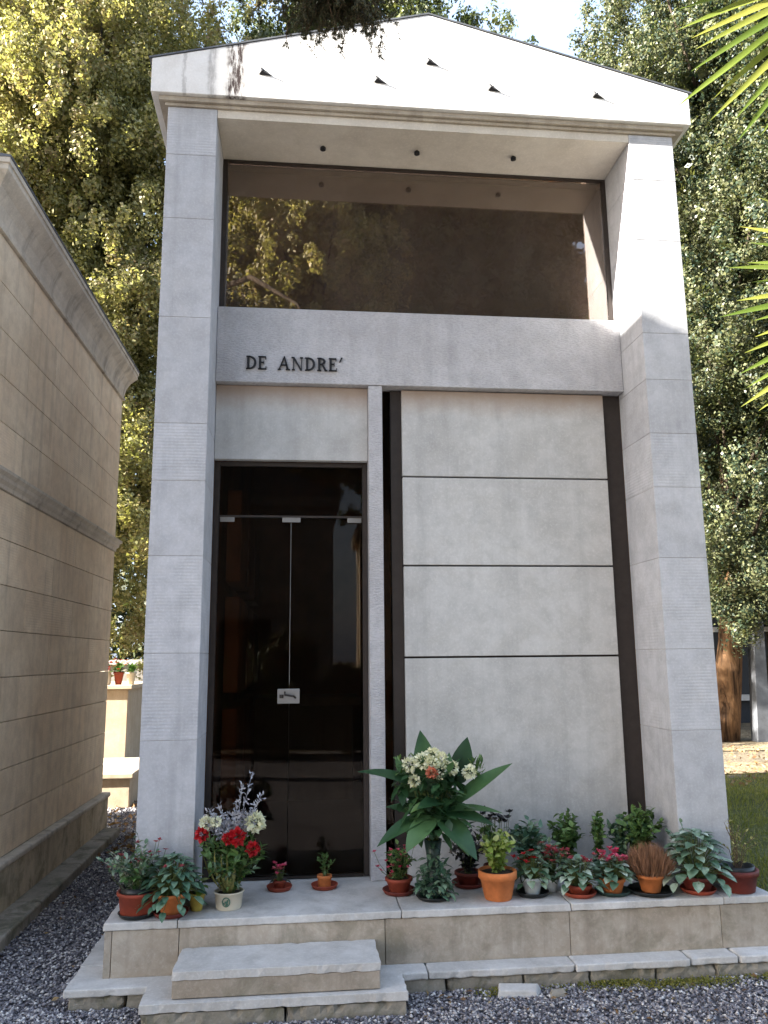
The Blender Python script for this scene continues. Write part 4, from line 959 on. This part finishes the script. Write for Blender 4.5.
# P silver
t, z = potted('dark red pot with a spreading silver-leaved plant in front of the right pillar', (3.035, -.105, 0), .088, .08, 'darkred', 'orangered', sr=.095)
rosette(t, z, 110, .085, .055, .18, .24, 'pl_silver', 'lance', .8, low=-.03); bush(t, z, .30, .12, 9, 10, .045, .026, 'pl_silver', up=.5, ctr=(.04, .02))
# Q
t, z = potted('wide dark red pot with sparse yellowish twigs at the right end of the platform', (3.265, -.105, 0), .108, .115, 'darkred', None, .088, rim=.03)
part('inner_pot', M['blackpot'], t, lambda m: m.lathe([(.093, z - .01), (.094, z + .03), (.088, z + .03), (.086, z)], 32), True)
bush(t, z, .30, .13, 16, 9, .022, .010, 'drygrass', up=.8, stem='twig')
t, z = potted('dark red pot cut by the right edge of the photo', (3.46, -.0, 0), .06, .10, 'darkred')
t.location = (3.475, -.03, -.255); bush(t, z, .16, .07, 8, 8, .03, .015, 'pl_green')

# ------------------------------------------------------------------ camera, light, world
cam = bpy.data.cameras.new('Camera'); co = bpy.data.objects.new('Camera', cam); link(co)
f = Vector((.10386047, .97800241, .18089855)); r = Vector((.99454501, -.10388906, -.00934313)); u = Vector((-.00965578, -.18088213, .98345738))
co.matrix_world = Matrix(((r.x, u.x, -f.x, .8515), (r.y, u.y, -f.y, -4.5653), (r.z, u.z, -f.z, 1.271), (0, 0, 0, 1)))
cam.sensor_fit = 'VERTICAL'; cam.sensor_height = 36; cam.lens = 796.59 / 1024 * 36; cam.clip_start = .05; cam.clip_end = 2000
S.camera = co
sd = Vector((5, 1.0, -2.2)).normalized()
sl = bpy.data.lights.new('sun', 'SUN'); sl.energy = 5; sl.angle = math.radians(.53); sl.color = (1, .95, .87)
so = bpy.data.objects.new('sun', sl); link(so); so.rotation_euler = sd.to_track_quat('-Z', 'Y').to_euler(); so.location = (-20, -4, 12)
w = bpy.data.worlds.new('World'); S.world = w; w.use_nodes = True; nt = w.node_tree; nt.nodes.clear()
sky = nt.nodes.new('ShaderNodeTexSky'); sky.sky_type = 'NISHITA'; sky.sun_disc = False
sky.sun_elevation = math.asin(-sd.z); sky.sun_rotation = math.atan2(-sd.x, -sd.y); sky.air_density = 1.0; sky.dust_density = 3.0; sky.ozone_density = 1.0
bg = nt.nodes.new('ShaderNodeBackground'); bg.inputs[1].default_value = .065
ow = nt.nodes.new('ShaderNodeOutputWorld'); 
tc = nt.nodes.new('ShaderNodeTexCoord'); nz = nt.nodes.new('ShaderNodeTexNoise'); nz.inputs['Scale'].default_value = 2.2; nz.inputs['Detail'].default_value = 6
mp = nt.nodes.new('ShaderNodeMapping'); mp.inputs['Scale'].default_value = (1, 1, 3); nt.links.new(tc.outputs['Generated'], mp.inputs[0]); nt.links.new(mp.outputs[0], nz.inputs['Vector'])
rp = nt.nodes.new('ShaderNodeValToRGB'); rp.color_ramp.elements[0].position = .3; rp.color_ramp.elements[0].color = (.25, .25, .25, 1); rp.color_ramp.elements[1].position = .7; rp.color_ramp.elements[1].color = (.6, .6, .6, 1)
nt.links.new(nz.outputs['Fac'], rp.inputs[0])
mxs = nt.nodes.new('ShaderNodeMix'); mxs.data_type = 'RGBA'; nt.links.new(rp.outputs[0], mxs.inputs[0]); nt.links.new(sky.outputs[0], mxs.inputs[6]); mxs.inputs[7].default_value = (2.5, 3.2, 4.5, 1)   # pale veil added to whiten and brighten the sky
nt.links.new(mxs.outputs[2], bg.inputs[0]); nt.links.new(bg.outputs[0], ow.inputs[0])
S.view_settings.view_transform = 'Standard'; S.view_settings.look = 'None'; S.view_settings.exposure = 3.2; S.view_settings.gamma = 1
S.cycles.max_bounces = 8; S.cycles.transparent_max_bounces = 12
